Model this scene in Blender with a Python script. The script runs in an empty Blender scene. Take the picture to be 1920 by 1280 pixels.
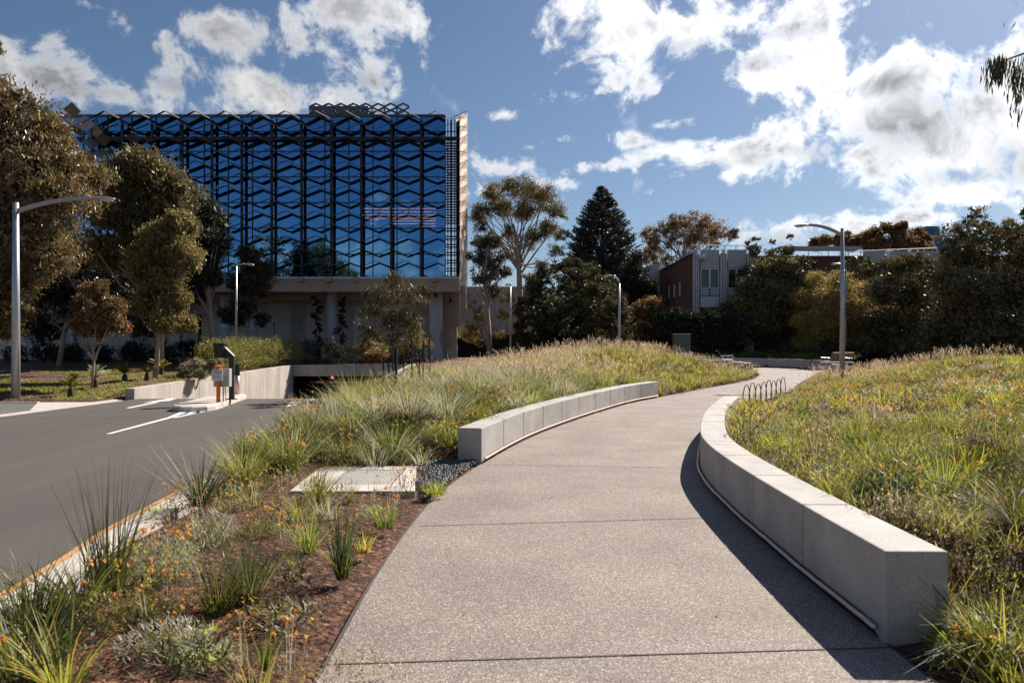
import bpy, math, random
import numpy as np
from math import radians, sin, cos, pi, sqrt, atan2
from mathutils import Vector, Matrix
random.seed(11); RNG = np.random.default_rng(11)
S = bpy.context.scene; COL = S.collection
FPX, H0, CZ = 1400.0, 655.0, 1.57

# ------------------------------------------------------------------ measuring
def W(px, py, d): return ((px-960)/FPX*d, d, CZ-(py-H0)/FPX*d)
def ramp(y):
    y = np.asarray(y, float); t = np.clip((y-12)/28, 0, 1)
    return .6*t*t + np.clip(y-40, 0, 10)*.035
def gp(px, py, zo=0.0):
    """point where the sight line of a measured photo spot meets the gently rising ground"""
    lo, hi = 1.0, 80.0
    for _ in range(50):
        m = (lo+hi)/2
        if CZ-(py-H0)/FPX*m > float(ramp(m))+zo: lo = m
        else: hi = m
    return ((px-960)/FPX*lo, lo)

# ------------------------------------------------------------------ materials
def newmat(name):
    m = bpy.data.materials.new(name); m.use_nodes = True
    n = m.node_tree.nodes; n.clear()
    out = n.new('ShaderNodeOutputMaterial')
    return m, n, m.node_tree.links, out
def ramp_node(n, stops):
    r = n.new('ShaderNodeValToRGB'); e = r.color_ramp.elements
    while len(e) < len(stops): e.new(.5)
    for i, (p, c) in enumerate(stops):
        e[i].position = p; e[i].color = (*c, 1) if len(c) == 3 else c
    return r
def mat(name, col, rough=.7, metal=0, var=.12, scale=6, bump=.0, bscale=40, spots=None, spec=.5, stretch=None, fine=None):
    """principled with noise-driven colour variation, optional fine grain and bump"""
    m, n, l, out = newmat(name)
    b = n.new('ShaderNodeBsdfPrincipled'); l.new(b.outputs[0], out.inputs[0])
    b.inputs['Roughness'].default_value = rough; b.inputs['Metallic'].default_value = metal
    b.inputs['Specular IOR Level'].default_value = spec
    tc = n.new('ShaderNodeTexCoord'); src = tc.outputs['Object']
    if stretch:
        mp = n.new('ShaderNodeMapping'); mp.inputs['Scale'].default_value = stretch; l.new(src, mp.inputs[0]); src = mp.outputs[0]
    nz = n.new('ShaderNodeTexNoise'); nz.inputs['Scale'].default_value = scale; nz.inputs['Detail'].default_value = 6
    nz.inputs['Roughness'].default_value = .65; l.new(src, nz.inputs['Vector'])
    c = np.array(col); rr = ramp_node(n, [(.3, tuple(np.clip(c*(1-var), 0, 1))), (.7, tuple(np.clip(c*(1+var), 0, 1)))])
    l.new(nz.outputs[0], rr.inputs[0]); last = rr.outputs[0]
    if fine:
        fs, lo, hi = fine
        n2 = n.new('ShaderNodeTexNoise'); n2.inputs['Scale'].default_value = fs; n2.inputs['Detail'].default_value = 3
        l.new(tc.outputs['Object'], n2.inputs['Vector'])
        r2 = ramp_node(n, [(.32, (lo,)*3), (.68, (hi,)*3)]); l.new(n2.outputs[0], r2.inputs[0])
        mx = n.new('ShaderNodeMix'); mx.data_type = 'RGBA'; mx.blend_type = 'MULTIPLY'; mx.inputs[0].default_value = 1
        l.new(last, mx.inputs[6]); l.new(r2.outputs[0], mx.inputs[7]); last = mx.outputs[2]
    if spots:
        ss, thr, sc = spots
        v = n.new('ShaderNodeTexVoronoi'); v.inputs['Scale'].default_value = ss; l.new(tc.outputs['Object'], v.inputs['Vector'])
        lt = n.new('ShaderNodeMath'); lt.operation = 'LESS_THAN'; lt.inputs[1].default_value = thr; l.new(v.outputs['Distance'], lt.inputs[0])
        mx = n.new('ShaderNodeMix'); mx.data_type = 'RGBA'; l.new(lt.outputs[0], mx.inputs[0]); l.new(last, mx.inputs[6])
        mx.inputs[7].default_value = (*sc, 1); last = mx.outputs[2]
    l.new(last, b.inputs['Base Color'])
    if bump:
        n3 = n.new('ShaderNodeTexNoise'); n3.inputs['Scale'].default_value = bscale; n3.inputs['Detail'].default_value = 5
        l.new(tc.outputs['Object'], n3.inputs['Vector'])
        bp = n.new('ShaderNodeBump'); bp.inputs['Strength'].default_value = bump; bp.inputs['Distance'].default_value = .01
        l.new(n3.outputs[0], bp.inputs['Height']); l.new(bp.outputs[0], b.inputs['Normal'])
    return m
def leafmat(name, trans=.4, gloss=.06, rough=.45):
    m, n, l, out = newmat(name)
    a = n.new('ShaderNodeAttribute'); a.attribute_name = 'Col'
    d = n.new('ShaderNodeBsdfDiffuse'); t = n.new('ShaderNodeBsdfTranslucent'); g = n.new('ShaderNodeBsdfGlossy')
    g.inputs['Roughness'].default_value = rough
    m1 = n.new('ShaderNodeMixShader'); m1.inputs[0].default_value = trans
    m2 = n.new('ShaderNodeMixShader'); m2.inputs[0].default_value = gloss
    l.new(a.outputs['Color'], d.inputs[0]); l.new(a.outputs['Color'], t.inputs[0])
    l.new(d.outputs[0], m1.inputs[1]); l.new(t.outputs[0], m1.inputs[2])
    l.new(m1.outputs[0], m2.inputs[1]); l.new(g.outputs[0], m2.inputs[2]); l.new(m2.outputs[0], out.inputs[0])
    return m
def emis(name, col, st):
    m, n, l, out = newmat(name); e = n.new('ShaderNodeEmission'); e.inputs[0].default_value = (*col, 1); e.inputs[1].default_value = st
    l.new(e.outputs[0], out.inputs[0]); return m

def path_material():
    m, n, l, out = newmat('exposed_aggregate')
    b = n.new('ShaderNodeBsdfPrincipled'); l.new(b.outputs[0], out.inputs[0]); b.inputs['Roughness'].default_value = .75; b.inputs['Specular IOR Level'].default_value = .25
    tc = n.new('ShaderNodeTexCoord')
    v = n.new('ShaderNodeTexVoronoi'); v.inputs['Scale'].default_value = 135; l.new(tc.outputs['Object'], v.inputs['Vector'])
    sep = n.new('ShaderNodeSeparateColor'); l.new(v.outputs['Color'], sep.inputs[0])
    r = ramp_node(n, [(0, (.13, .105, .092)), (.3, (.205, .168, .148)), (.62, (.27, .226, .20)), (.9, (.34, .295, .265)), (1, (.60, .54, .49))])
    l.new(sep.outputs[0], r.inputs[0])
    nz = n.new('ShaderNodeTexNoise'); nz.inputs['Scale'].default_value = 1.1; nz.inputs['Detail'].default_value = 7; l.new(tc.outputs['Object'], nz.inputs['Vector'])
    r2 = ramp_node(n, [(.3, (.80, .785, .775)), (.7, (1.10, 1.09, 1.08))]); l.new(nz.outputs[0], r2.inputs[0])
    mx = n.new('ShaderNodeMix'); mx.data_type = 'RGBA'; mx.blend_type = 'MULTIPLY'; mx.inputs[0].default_value = 1
    l.new(r.outputs[0], mx.inputs[6]); l.new(r2.outputs[0], mx.inputs[7]); l.new(mx.outputs[2], b.inputs['Base Color'])
    bp = n.new('ShaderNodeBump'); bp.inputs['Strength'].default_value = .5; bp.inputs['Distance'].default_value = .004
    l.new(v.outputs['Distance'], bp.inputs['Height']); l.new(bp.outputs[0], b.inputs['Normal'])
    return m
def soil_material():
    m, n, l, out = newmat('bark_mulch_soil')
    b = n.new('ShaderNodeBsdfPrincipled'); l.new(b.outputs[0], out.inputs[0]); b.inputs['Roughness'].default_value = .9
    tc = n.new('ShaderNodeTexCoord')
    v = n.new('ShaderNodeTexVoronoi'); v.inputs['Scale'].default_value = 28; l.new(tc.outputs['Object'], v.inputs['Vector'])
    sep = n.new('ShaderNodeSeparateColor'); l.new(v.outputs['Color'], sep.inputs[0])
    r = ramp_node(n, [(0, (.022, .009, .005)), (.5, (.085, .034, .017)), (.85, (.165, .072, .036)), (1, (.33, .19, .11))])
    l.new(sep.outputs[0], r.inputs[0])
    nz = n.new('ShaderNodeTexNoise'); nz.inputs['Scale'].default_value = .9; nz.inputs['Detail'].default_value = 8; l.new(tc.outputs['Object'], nz.inputs['Vector'])
    r2 = ramp_node(n, [(.35, (.7, .62, .55)), (.7, (1.25, 1.15, .95))]); l.new(nz.outputs[0], r2.inputs[0])
    mx = n.new('ShaderNodeMix'); mx.data_type = 'RGBA'; mx.blend_type = 'MULTIPLY'; mx.inputs[0].default_value = 1
    l.new(r.outputs[0], mx.inputs[6]); l.new(r2.outputs[0], mx.inputs[7]); l.new(mx.outputs[2], b.inputs['Base Color'])
    n3 = n.new('ShaderNodeTexNoise'); n3.inputs['Scale'].default_value = 22; n3.inputs['Detail'].default_value = 6; l.new(tc.outputs['Object'], n3.inputs['Vector'])
    bp = n.new('ShaderNodeBump'); bp.inputs['Strength'].default_value = 1; bp.inputs['Distance'].default_value = .05
    l.new(n3.outputs[0], bp.inputs['Height']); l.new(bp.outputs[0], b.inputs['Normal'])
    return m
def brick_material():
    m, n, l, out = newmat('brown_brick')
    b = n.new('ShaderNodeBsdfPrincipled'); l.new(b.outputs[0], out.inputs[0]); b.inputs['Roughness'].default_value = .85
    tc = n.new('ShaderNodeTexCoord'); sp = n.new('ShaderNodeSeparateXYZ'); l.new(tc.outputs['Object'], sp.inputs[0])
    ad = n.new('ShaderNodeMath'); l.new(sp.outputs[0], ad.inputs[0]); l.new(sp.outputs[1], ad.inputs[1])
    cb = n.new('ShaderNodeCombineXYZ'); l.new(ad.outputs[0], cb.inputs[0]); l.new(sp.outputs[2], cb.inputs[1])
    br = n.new('ShaderNodeTexBrick'); br.inputs['Scale'].default_value = 1; br.inputs['Brick Width'].default_value = .24; br.inputs['Row Height'].default_value = .086
    br.inputs['Mortar Size'].default_value = .008; br.inputs['Color1'].default_value = (.13, .045, .034, 1); br.inputs['Color2'].default_value = (.075, .03, .025, 1)
    br.inputs['Mortar'].default_value = (.16, .12, .10, 1); l.new(cb.outputs[0], br.inputs['Vector']); l.new(br.outputs[0], b.inputs['Base Color'])
    return m
def glass_material():
    m, n, l, out = newmat('blue_mirror_glass')
    g = n.new('ShaderNodeBsdfGlossy'); g.inputs['Roughness'].default_value = .012; g.inputs['Color'].default_value = (.10, .27, .50, 1)
    t = n.new('ShaderNodeBsdfTransparent'); t.inputs[0].default_value = (.5, .55, .6, 1)
    mx = n.new('ShaderNodeMixShader'); mx.inputs[0].default_value = .88; l.new(t.outputs[0], mx.inputs[1]); l.new(g.outputs[0], mx.inputs[2]); l.new(mx.outputs[0], out.inputs[0])
    nz = n.new('ShaderNodeTexNoise'); nz.inputs['Scale'].default_value = .7; tc = n.new('ShaderNodeTexCoord'); l.new(tc.outputs['Object'], nz.inputs['Vector'])
    bp = n.new('ShaderNodeBump'); bp.inputs['Strength'].default_value = .03; bp.inputs['Distance'].default_value = .02
    l.new(nz.outputs[0], bp.inputs['Height']); l.new(bp.outputs[0], g.inputs['Normal'])
    return m
M = dict(
 path=path_material(), soil=soil_material(), brick=brick_material(), glass=glass_material(),
 asphalt=mat('asphalt', (.098, .083, .077), .82, var=.16, scale=.5, bump=.5, bscale=130, fine=(90, .72, 1.35)),
 footasphalt=mat('path_asphalt', (.12, .11, .105), .85, var=.15, scale=.8, fine=(80, .8, 1.2)),
 concrete=mat('pale_cast_concrete', (.385, .362, .342), .8, var=.21, scale=2.1, bump=.25, bscale=70, fine=(90, .88, 1.10), spots=(26, .12, (.17, .145, .125))),
 kerb=mat('kerb_concrete', (.50, .455, .41), .85, var=.16, scale=2.5, bump=.2, bscale=60, fine=(60, .88, 1.1)),
 rawconc=mat('raw_grey_concrete', (.43, .385, .345), .85, var=.30, scale=1.1, stretch=(1, 1, .35), bump=.15, bscale=20, fine=(30, .9, 1.08)),
 colconc=mat('column_concrete', (.48, .50, .53), .8, var=.22, scale=2.5, stretch=(1, 1, .2), fine=(20, .9, 1.08)),
 joint=mat('joint_and_undercut_shade', (.07, .055, .05), .9),  # dark joint colour, also paints the shade beneath the seat walls
 copper=mat('pinkish_metal_trim', (.72, .50, .43), .38, metal=.35, var=.06),
 orangeline=mat('orange_line_paint', (.54, .27, .11), .85, var=.35, scale=7, fine=(45, .65, 1.2)),
 whiteline=mat('white_line_paint', (.74, .72, .69), .75, var=.08, scale=8, fine=(50, .85, 1.05)),
 steel=mat('galvanised_steel', (.46, .47, .49), .42, metal=.55, var=.08, scale=5),
 warmsteel=mat('lamp_arm_steel', (.42, .38, .35), .5, metal=.4, var=.08),
 darksteel=mat('dark_metal', (.025, .025, .028), .45, metal=.3),
 black=mat('black_plastic', (.012, .012, .013), .5),
 rust=mat('dark_rusty_rod', (.10, .075, .065), .7),
 orange=mat('orange_paint', (.78, .17, .015), .42, var=.05),
 greybox=mat('grey_enclosure', (.42, .41, .40), .5, var=.04), white=mat('white_sign_sheet', (.62, .62, .60), .5, var=.03),
 lens=mat('lamp_lens', (.75, .72, .65), .3),
 fin=mat('bronze_fin_metal', (.16, .125, .10), .5, metal=.45, var=.15, scale=3), tan=mat('champagne_metal', (.40, .30, .23), .55, metal=.15, var=.10, scale=1.5),
 slate=mat('slate_screen_metal', (.09, .10, .125), .5, metal=.5), silver=mat('silver_diamond_metal', (.26, .24, .22), .3, metal=.7),
 fascia=mat('tan_fascia', (.44, .34, .27), .7, var=.1, scale=2), render_=mat('grey_render', (.62, .57, .53), .85, var=.07, scale=2),
 darkin=mat('dark_interior', (.012, .013, .016), .8), darkglass=mat('dark_window_glass', (.02, .022, .025), .08, spec=.8),
 panel=mat('grey_green_panel', (.40, .44, .46), .7, var=.06), trimwhite=mat('weathered_white_frame', (.60, .60, .60), .6, var=.08), fluted=mat('fluted_grey_panel', (.50, .52, .54), .75, var=.12, scale=3),
 galv=mat('roof_sheet', (.36, .38, .40), .5, metal=.3), timber=mat('bench_timber', (.24, .12, .085), .6, var=.2, scale=6, stretch=(1, 8, 8)),
 stake=mat('dark_timber_stake', (.022, .016, .013), .8), green=mat('green_box', (.09, .12, .10), .6), strap=mat('green_tree_tie', (.03, .10, .08), .7),
 bark=mat('pale_gum_bark', (.34, .28, .24), .8, var=.4, scale=3, stretch=(1, 1, .3)), darkbark=mat('dark_bark', (.06, .042, .033), .9, var=.35, scale=5),
 pebble=mat('dark_pebbles', (.07, .075, .085), .6, var=.6, scale=25), grate=mat('galvanised_grate', (.50, .48, .45), .6, metal=.2),
 red=emis('red_signal_lamp', (1, .12, .12), 1.3), redstripe=mat('red_stripe', (.6, .03, .02), .6), glow=emis('warm_glow_strips', (1, .48, .33), 3.2),
 tower=mat('blue_tower_glass', (.03, .09, .22), .15),
)
M['asphalt'] = mat('asphalt', (.078, .067, .062), .85, var=.20, scale=.6, stretch=(1, .12, 1), bump=.5, bscale=130, fine=(95, .68, 1.38), spots=(1.7, .018, (.035, .03, .03)))
M['leaf'] = leafmat('foliage', .42, .05, .42); M['grass'] = leafmat('grass_blades', .6, .04, .5); M['waxy'] = leafmat('glossy_foliage', .25, .08, .38)

# ------------------------------------------------------------------ object helpers
def tag(o, label=None, cat=None, group=None, kind=None):
    if label: o['label'] = label
    if cat: o['category'] = cat
    if group: o['group'] = group
    if kind: o['kind'] = kind
    return o
def empty(name, loc=(0, 0, 0), rz=0, label=None, cat=None, group=None):
    o = bpy.data.objects.new(name, None); COL.objects.link(o); o.location = loc; o.rotation_euler = (0, 0, rz); o.empty_display_size = .2
    return tag(o, label, cat, group)
def children(o): return [c for c in COL.objects if c.parent == o]
def copy_tree(o, parent=None):
    c = o.copy(); COL.objects.link(c)
    if parent: c.parent = parent
    for ch in children(o): copy_tree(ch, c)
    return c
class MB:
    def __init__(s): s.v = []; s.f = []; s.m = []; s.mi = 0
    def add(s, vs, fs):
        k = len(s.v); s.v += [tuple(map(float, v)) for v in vs]; s.f += [tuple(i+k for i in f) for f in fs]; s.m += [s.mi]*len(fs); return s
    def box(s, x0, x1, y0, y1, z0, z1):
        return s.add([(x0,y0,z0),(x1,y0,z0),(x1,y1,z0),(x0,y1,z0),(x0,y0,z1),(x1,y0,z1),(x1,y1,z1),(x0,y1,z1)],
                     [(0,3,2,1),(4,5,6,7),(0,1,5,4),(1,2,6,5),(2,3,7,6),(3,0,4,7)])
    def hexa(s, b, t):   # four bottom, four top corners
        return s.add(list(b)+list(t), [(0,3,2,1),(4,5,6,7),(0,1,5,4),(1,2,6,5),(2,3,7,6),(3,0,4,7)])
    def tube(s, pts, rs, n=8, caps=True):
        pts = [Vector(p) for p in pts]
        if not hasattr(rs, '__len__'): rs = [rs]*len(pts)
        k = len(s.v); vs = []; fs = []; prev = None
        for i, p in enumerate(pts):
            t = (pts[min(i+1, len(pts)-1)]-pts[max(i-1, 0)])
            t = t.normalized() if t.length > 1e-9 else Vector((0, 0, 1))
            if prev is None:
                a = Vector((1, 0, 0)) if abs(t.x) < .8 else Vector((0, 1, 0)); u = t.cross(a).normalized()
            else:
                u = (prev - t*prev.dot(t)); u = u.normalized() if u.length > 1e-6 else prev
            prev = u; w = t.cross(u)
            for j in range(n):
                an = 2*pi*j/n; vs.append(p+(u*cos(an)+w*sin(an))*rs[i])
        for i in range(len(pts)-1):
            for j in range(n):
                fs.append((i*n+j, i*n+(j+1) % n, (i+1)*n+(j+1) % n, (i+1)*n+j))
        if caps: fs.append(tuple(range(n))[::-1]); fs.append(tuple((len(pts)-1)*n+j for j in range(n)))
        return s.add(vs, fs)
    def lathe(s, c, prof, n=16):
        vs = []; fs = []
        for (r, z) in prof:
            for j in range(n): vs.append((c[0]+r*cos(2*pi*j/n), c[1]+r*sin(2*pi*j/n), c[2]+z))
        for i in range(len(prof)-1):
            for j in range(n): fs.append((i*n+j, i*n+(j+1) % n, (i+1)*n+(j+1) % n, (i+1)*n+j))
        fs.append(tuple(range(n))[::-1]); fs.append(tuple((len(prof)-1)*n+j for j in range(n)))
        return s.add(vs, fs)
    def prism(s, poly, y0, y1):    # outline in x,z pushed along y
        n = len(poly); vs = [(x, y0, z) for x, z in poly]+[(x, y1, z) for x, z in poly]
        return s.add(vs, [tuple(range(n)), tuple(range(2*n-1, n-1, -1))]+[(i, i+n, (i+1) % n+n, (i+1) % n) for i in range(n)])
    def slab(s, poly, z0, z1):     # outline in x,y raised
        n = len(poly); vs = [(x, y, z0) for x, y in poly]+[(x, y, z1) for x, y in poly]
        return s.add(vs, [tuple(range(n))[::-1], tuple(range(n, 2*n))]+[(i, (i+1) % n, (i+1) % n+n, i+n) for i in range(n)])
    def build(s, name, m, parent=None, smooth=False, bevel=0, loc=None):
        me = bpy.data.meshes.new(name); me.from_pydata(s.v, [], s.f)
        ms = m if isinstance(m, (list, tuple)) else [m]
        for q in ms: me.materials.append(q)
        if len(ms) > 1: me.polygons.foreach_set('material_index', s.m)
        if smooth: me.polygons.foreach_set('use_smooth', [True]*len(me.polygons))
        me.update(); o = bpy.data.objects.new(name, me); COL.objects.link(o)
        if parent is not None: o.parent = parent
        if loc: o.location = loc
        if bevel:
            b = o.modifiers.new('bevel', 'BEVEL'); b.width = bevel; b.segments = 2; b.limit_method = 'ANGLE'; b.angle_limit = radians(40)
        return o
def npmesh(name, V, F, C, m, parent=None, smooth=False):
    V = np.ascontiguousarray(V, dtype=np.float32); F = np.ascontiguousarray(F, dtype=np.int32)
    me = bpy.data.meshes.new(name); me.vertices.add(len(V)); me.vertices.foreach_set('co', V.ravel())
    k = F.shape[1]; me.loops.add(F.size); me.loops.foreach_set('vertex_index', F.ravel())
    me.polygons.add(len(F)); me.polygons.foreach_set('loop_start', np.arange(0, F.size, k, dtype=np.int32))
    me.polygons.foreach_set('loop_total', np.full(len(F), k, dtype=np.int32))
    if smooth: me.polygons.foreach_set('use_smooth', np.ones(len(F), dtype=bool))
    if C is not None:
        a = me.color_attributes.new('Col', 'FLOAT_COLOR', 'POINT')
        CC = np.ones((len(V), 4), np.float32); CC[:, :3] = C; a.data.foreach_set('color', CC.ravel())
    me.materials.append(m); me.update(calc_edges=True)
    o = bpy.data.objects.new(name, me); COL.objects.link(o)
    if parent is not None: o.parent = parent
    return o

# ------------------------------------------------------------------ plan of the place
PL = [(-1.2,-3),(-1.02,0),(-.94,2.5),(-.92,3.52),(-.94,5.05),(-.90,6.66),(-.77,8.29),(-.42,10.25),(.22,13.0),(1.06,15.6),(2.1,18.3),(3.3,21),(4.5,23),(7.2,27.2),(9.8,31),(11.0,33.5),(11.6,35.2),(11.55,36.6),(10.9,38.4),(9.3,40.2),(7.0,41.0)]
PR = [(1.8,-3),(1.9,0),(1.97,2.5),(1.99,3.52),(2.0,4.0),(2.03,5.3),(2.12,7.2),(2.28,8.8),(2.57,10.2),(3.24,12.6),(3.97,14.75),(4.83,17.0),(5.9,19.1),(7.4,22),(9.2,25),(11.6,30),(14,34.5),(15.2,36.6),(16.6,38.6)]
KX = [(-2.9,-3),(-3.0,0),(-3.24,4.73),(-3.5,6.4),(-3.77,9.8),(-4.3,17),(-4.9,23),(-5.4,28)]
FARW = [(16.5,38.3),(15.2,39.5),(13.6,40.6),(12.0,41.5),(9.6,42.3),(7,42.7)]
def catmull(P, k=8):
    P = [np.array(p, float) for p in P]; P = [2*P[0]-P[1]]+P+[2*P[-1]-P[-2]]; out = []
    for i in range(1, len(P)-2):
        for j in range(k):
            t = j/k; a, b, c, d = P[i-1:i+3]
            out.append(.5*((2*b)+(-a+c)*t+(2*a-5*b+4*c-d)*t*t+(-a+3*b-3*c+d)*t**3))
    out.append(P[-2]); return np.array(out)
PLc, PRc, KXc, FWc = catmull(PL), catmull(PR), catmull(KX), catmull(FARW)
def xat(C, y): return np.interp(y, C[:, 1], C[:, 0])
def dist(C, x, y):
    x = np.asarray(x, float); y = np.asarray(y, float); best = np.full(x.shape, 1e9)
    for a, b in zip(C[:-1:2], C[2::2]):
        d = b-a; L = d@d
        if L < 1e-9: continue
        t = np.clip(((x-a[0])*d[0]+(y-a[1])*d[1])/L, 0, 1)
        best = np.minimum(best, np.hypot(x-a[0]-t*d[0], y-a[1]-t*d[1]))
    return best
def sst(a, b, x): t = np.clip((x-a)/(b-a), 0, 1); return t*t*(3-2*t)
PATHPOLY = np.vstack([PLc, FWc[::-1], PRc[::-1]])
def inpoly(poly, x, y):
    x = np.asarray(x, float); y = np.asarray(y, float); r = np.zeros(x.shape, bool); n = len(poly)
    for i in range(n):
        x1, y1 = poly[i]; x2, y2 = poly[(i+1) % n]
        if y1 == y2: continue
        c = ((y1 > y) != (y2 > y)) & (x < (x2-x1)*(y-y1)/(y2-y1)+x1); r ^= c
    return r
PLm = PLc[:np.argmax(PLc[:, 0])+1]      # monotone part of the left path edge
def wob(x, y): return .05*np.sin(x*1.3+y*.7)+.04*np.sin(x*.6-y*1.1+2)+.03*np.sin(x*2.3+1)*np.sin(y*2.1)
def G(x, y):
    """height of the planted ground"""
    x = np.asarray(x, float); y = np.asarray(y, float); r = ramp(y)
    xl = xat(PLm, y); xr = xat(PRc, y); kx = xat(KXc, y)
    inp = inpoly(PATHPOLY, x, y); dl = dist(PLc, x, y); dr = dist(PRc, x, y)
    # left bed and its mound
    zl = r+.04+.34*sst(.2, .7, dl)*sst(10.3, 11.6, y)*(1-sst(23, 26, y))*sst(-3.0, 0, x-xl+2.2+0*x) \
        + 1.05*np.exp(-((y-30.5)/7.5)**2)*sst(0, 5.5, dl)*(.08*sst(-8, -3, x)+1.10*sst(-4.5, 6.5, x))*(1-sst(38, 44, y)) + .12*sst(11, 16, y)*sst(.5, 3, dl)*sst(-6, -2, x)*(1-sst(26, 34, y))
    zr = r+.02+.36*sst(.15, .6, dr)*sst(4.0, 4.9, y)*(1-sst(15.5, 17.4, y)) \
        + .98*np.exp(-((y-27.5)/8.5)**2)*sst(.8, 7, dr)*np.exp(-((np.maximum(x-13, 0))/9)**2) + .22*sst(1, 8, dr)*sst(2, 8, y)
    west = .06+.033*np.clip(y-23, 0, 25)
    z = np.where(x > (xl+xr)/2, zr, zl); z = np.where(x < -9, west, z)
    z = np.where((x < -5.55) & (x > -9), np.where(y > 27, np.interp(x, [-9, -5.5], [0, 1])*zl+np.interp(x, [-9, -5.5], [1, 0])*west, zl), z)
    z = z+wob(x, y)*np.clip(np.minimum(dl, dr)/3, 0, 1)*.8
    z = np.where(y > 46, np.minimum(z, .85+.0*x), z)
    return z
def Gs(x, y): return float(G(np.array([x]), np.array([y]))[0])
# ------------------------------------------------------------------ world, sun, camera
SUN_AZ, SUN_EL = radians(39), radians(39.5)
def build_world():
    w = bpy.data.worlds.new('World'); S.world = w; w.use_nodes = True; n = w.node_tree.nodes; l = w.node_tree.links; n.clear()
    out = n.new('ShaderNodeOutputWorld'); bg = n.new('ShaderNodeBackground'); l.new(bg.outputs[0], out.inputs[0]); bg.inputs[1].default_value = .035
    sky = n.new('ShaderNodeTexSky'); sky.sky_type = 'NISHITA'; sky.sun_disc = False; sky.sun_elevation = SUN_EL; sky.sun_rotation = SUN_AZ
    sky.air_density = 1.0; sky.dust_density = .6; sky.ozone_density = 2.2
    tc = n.new('ShaderNodeTexCoord'); D = tc.outputs['Generated']
    sp = n.new('ShaderNodeSeparateXYZ'); l.new(D, sp.inputs[0])
    def math_(op, a, b=None, clamp=False):
        m = n.new('ShaderNodeMath'); m.operation = op; m.use_clamp = clamp
        for i, v in enumerate((a, b)):
            if v is None: continue
            if isinstance(v, (int, float)): m.inputs[i].default_value = v
            else: l.new(v, m.inputs[i])
        return m.outputs[0]
    az = math_('ARCTAN2', sp.outputs[0], sp.outputs[1]); el = math_('ARCSINE', sp.outputs[2])
    cb = n.new('ShaderNodeCombineXYZ'); l.new(az, cb.inputs[0]); l.new(el, cb.inputs[1]); AE = cb.outputs[0]
    # domain warp so cloud outlines billow
    zz = math_('ADD', math_('MAXIMUM', sp.outputs[2], 0.0), .22)
    px = math_('DIVIDE', sp.outputs[0], zz); py = math_('DIVIDE', sp.outputs[1], zz)
    cp = n.new('ShaderNodeCombineXYZ'); l.new(px, cp.inputs[0]); l.new(py, cp.inputs[1]); cp.inputs[2].default_value = 3.1
    def noise(vec, sc, det, rough, dist=0.0):
        t = n.new('ShaderNodeTexNoise'); t.inputs['Scale'].default_value = sc; t.inputs['Detail'].default_value = det
        t.inputs['Roughness'].default_value = rough; t.inputs['Distortion'].default_value = dist; l.new(vec, t.inputs['Vector']); return t
    n1 = noise(D, 9.5, 10, .62, .5); n2 = noise(D, 30, 7, .65, .3); n3 = noise(D, 14, 8, .6, .6)
    def blobsum(blobs):
        acc = None
        for (bx, by, rx, ry, amp) in blobs:
            if abs(bx) < 10 and by < 10: a, e, ra, re = bx, by, rx, ry
            else:
                a = math.atan((bx-960)/FPX); e = math.atan((H0-by)/FPX*cos(a)); ra = rx/FPX*cos(a)**2*1.1; re = ry/FPX*1.1
            vm = n.new('ShaderNodeVectorMath'); vm.operation = 'MULTIPLY_ADD'; l.new(AE, vm.inputs[0])
            vm.inputs[1].default_value = (1/ra, 1/re, 0); vm.inputs[2].default_value = (-a/ra, -e/re, 0)
            ln = n.new('ShaderNodeVectorMath'); ln.operation = 'LENGTH'; l.new(vm.outputs[0], ln.inputs[0])
            mr = n.new('ShaderNodeMapRange'); mr.interpolation_type = 'SMOOTHSTEP'; l.new(ln.outputs['Value'], mr.inputs[0])
            mr.inputs[1].default_value = 1.75; mr.inputs[2].default_value = .0; mr.inputs[3].default_value = 0; mr.inputs[4].default_value = amp
            if acc is None: acc = mr.outputs[0]
            else:
                q = n.new('ShaderNodeMath'); q.operation = 'SMOOTH_MAX'; q.inputs[2].default_value = .12; l.new(acc, q.inputs[0]); l.new(mr.outputs[0], q.inputs[1]); acc = q.outputs[0]
        return acc
    B = [(100,125,120,54,1.1),(20,85,70,46,1.0),(60,60,50,20,.8),(230,60,40,25,.8),(300,30,40,20,.7),(200,170,60,34,.85),(140,5,50,12,.7),(285,85,60,45,.9),(330,140,70,50,1),(450,62,85,40,1.05),(510,70,40,20,.7),(365,40,60,30,.8),
         (600,95,95,75,1.05),(700,40,100,60,1.1),(560,175,150,38,1),(690,140,85,60,1),(640,15,60,40,1),(380,190,70,25,.8),
         (1160,140,105,42,1),(1060,175,60,22,.75),(1300,50,240,60,1.2),(1100,20,70,30,.9),(1470,110,160,60,1.15),(1640,190,200,80,1.2),(1830,250,180,95,1.2),(1390,295,170,34,.95),(1600,300,190,45,1.05),(1850,110,140,70,1.1),(1500,20,200,50,1.0),
         (1100,265,110,15,.7),(1130,312,90,16,.85),(915,315,70,24,.9),(940,215,45,12,.55),(1075,345,60,12,.6),(1270,232,50,10,.5),(1520,425,150,26,1),(1700,412,120,18,.95),(1830,350,140,30,.95),(1420,440,80,20,.8),(910,350,60,20,.7),(1230,360,40,8,.5),
         (-2.93, .115, .17, .045, 1.1), (-2.75, .085, .12, .03, 1.0), (-2.98, .19, .05, .012, .7), (-2.6,.13,.1,.03,.8), (-2.2,.35,.5,.12,.9), (2.6,.5,.5,.15,.9)]
    den = blobsum(B)
    a1 = math_('MULTIPLY', math_('SUBTRACT', n1.outputs[0], .5), 4.1); a2 = math_('MULTIPLY', math_('SUBTRACT', n2.outputs[0], .5), 1.7)
    tot = math_('ADD', math_('ADD', den, a1), a2)
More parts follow.
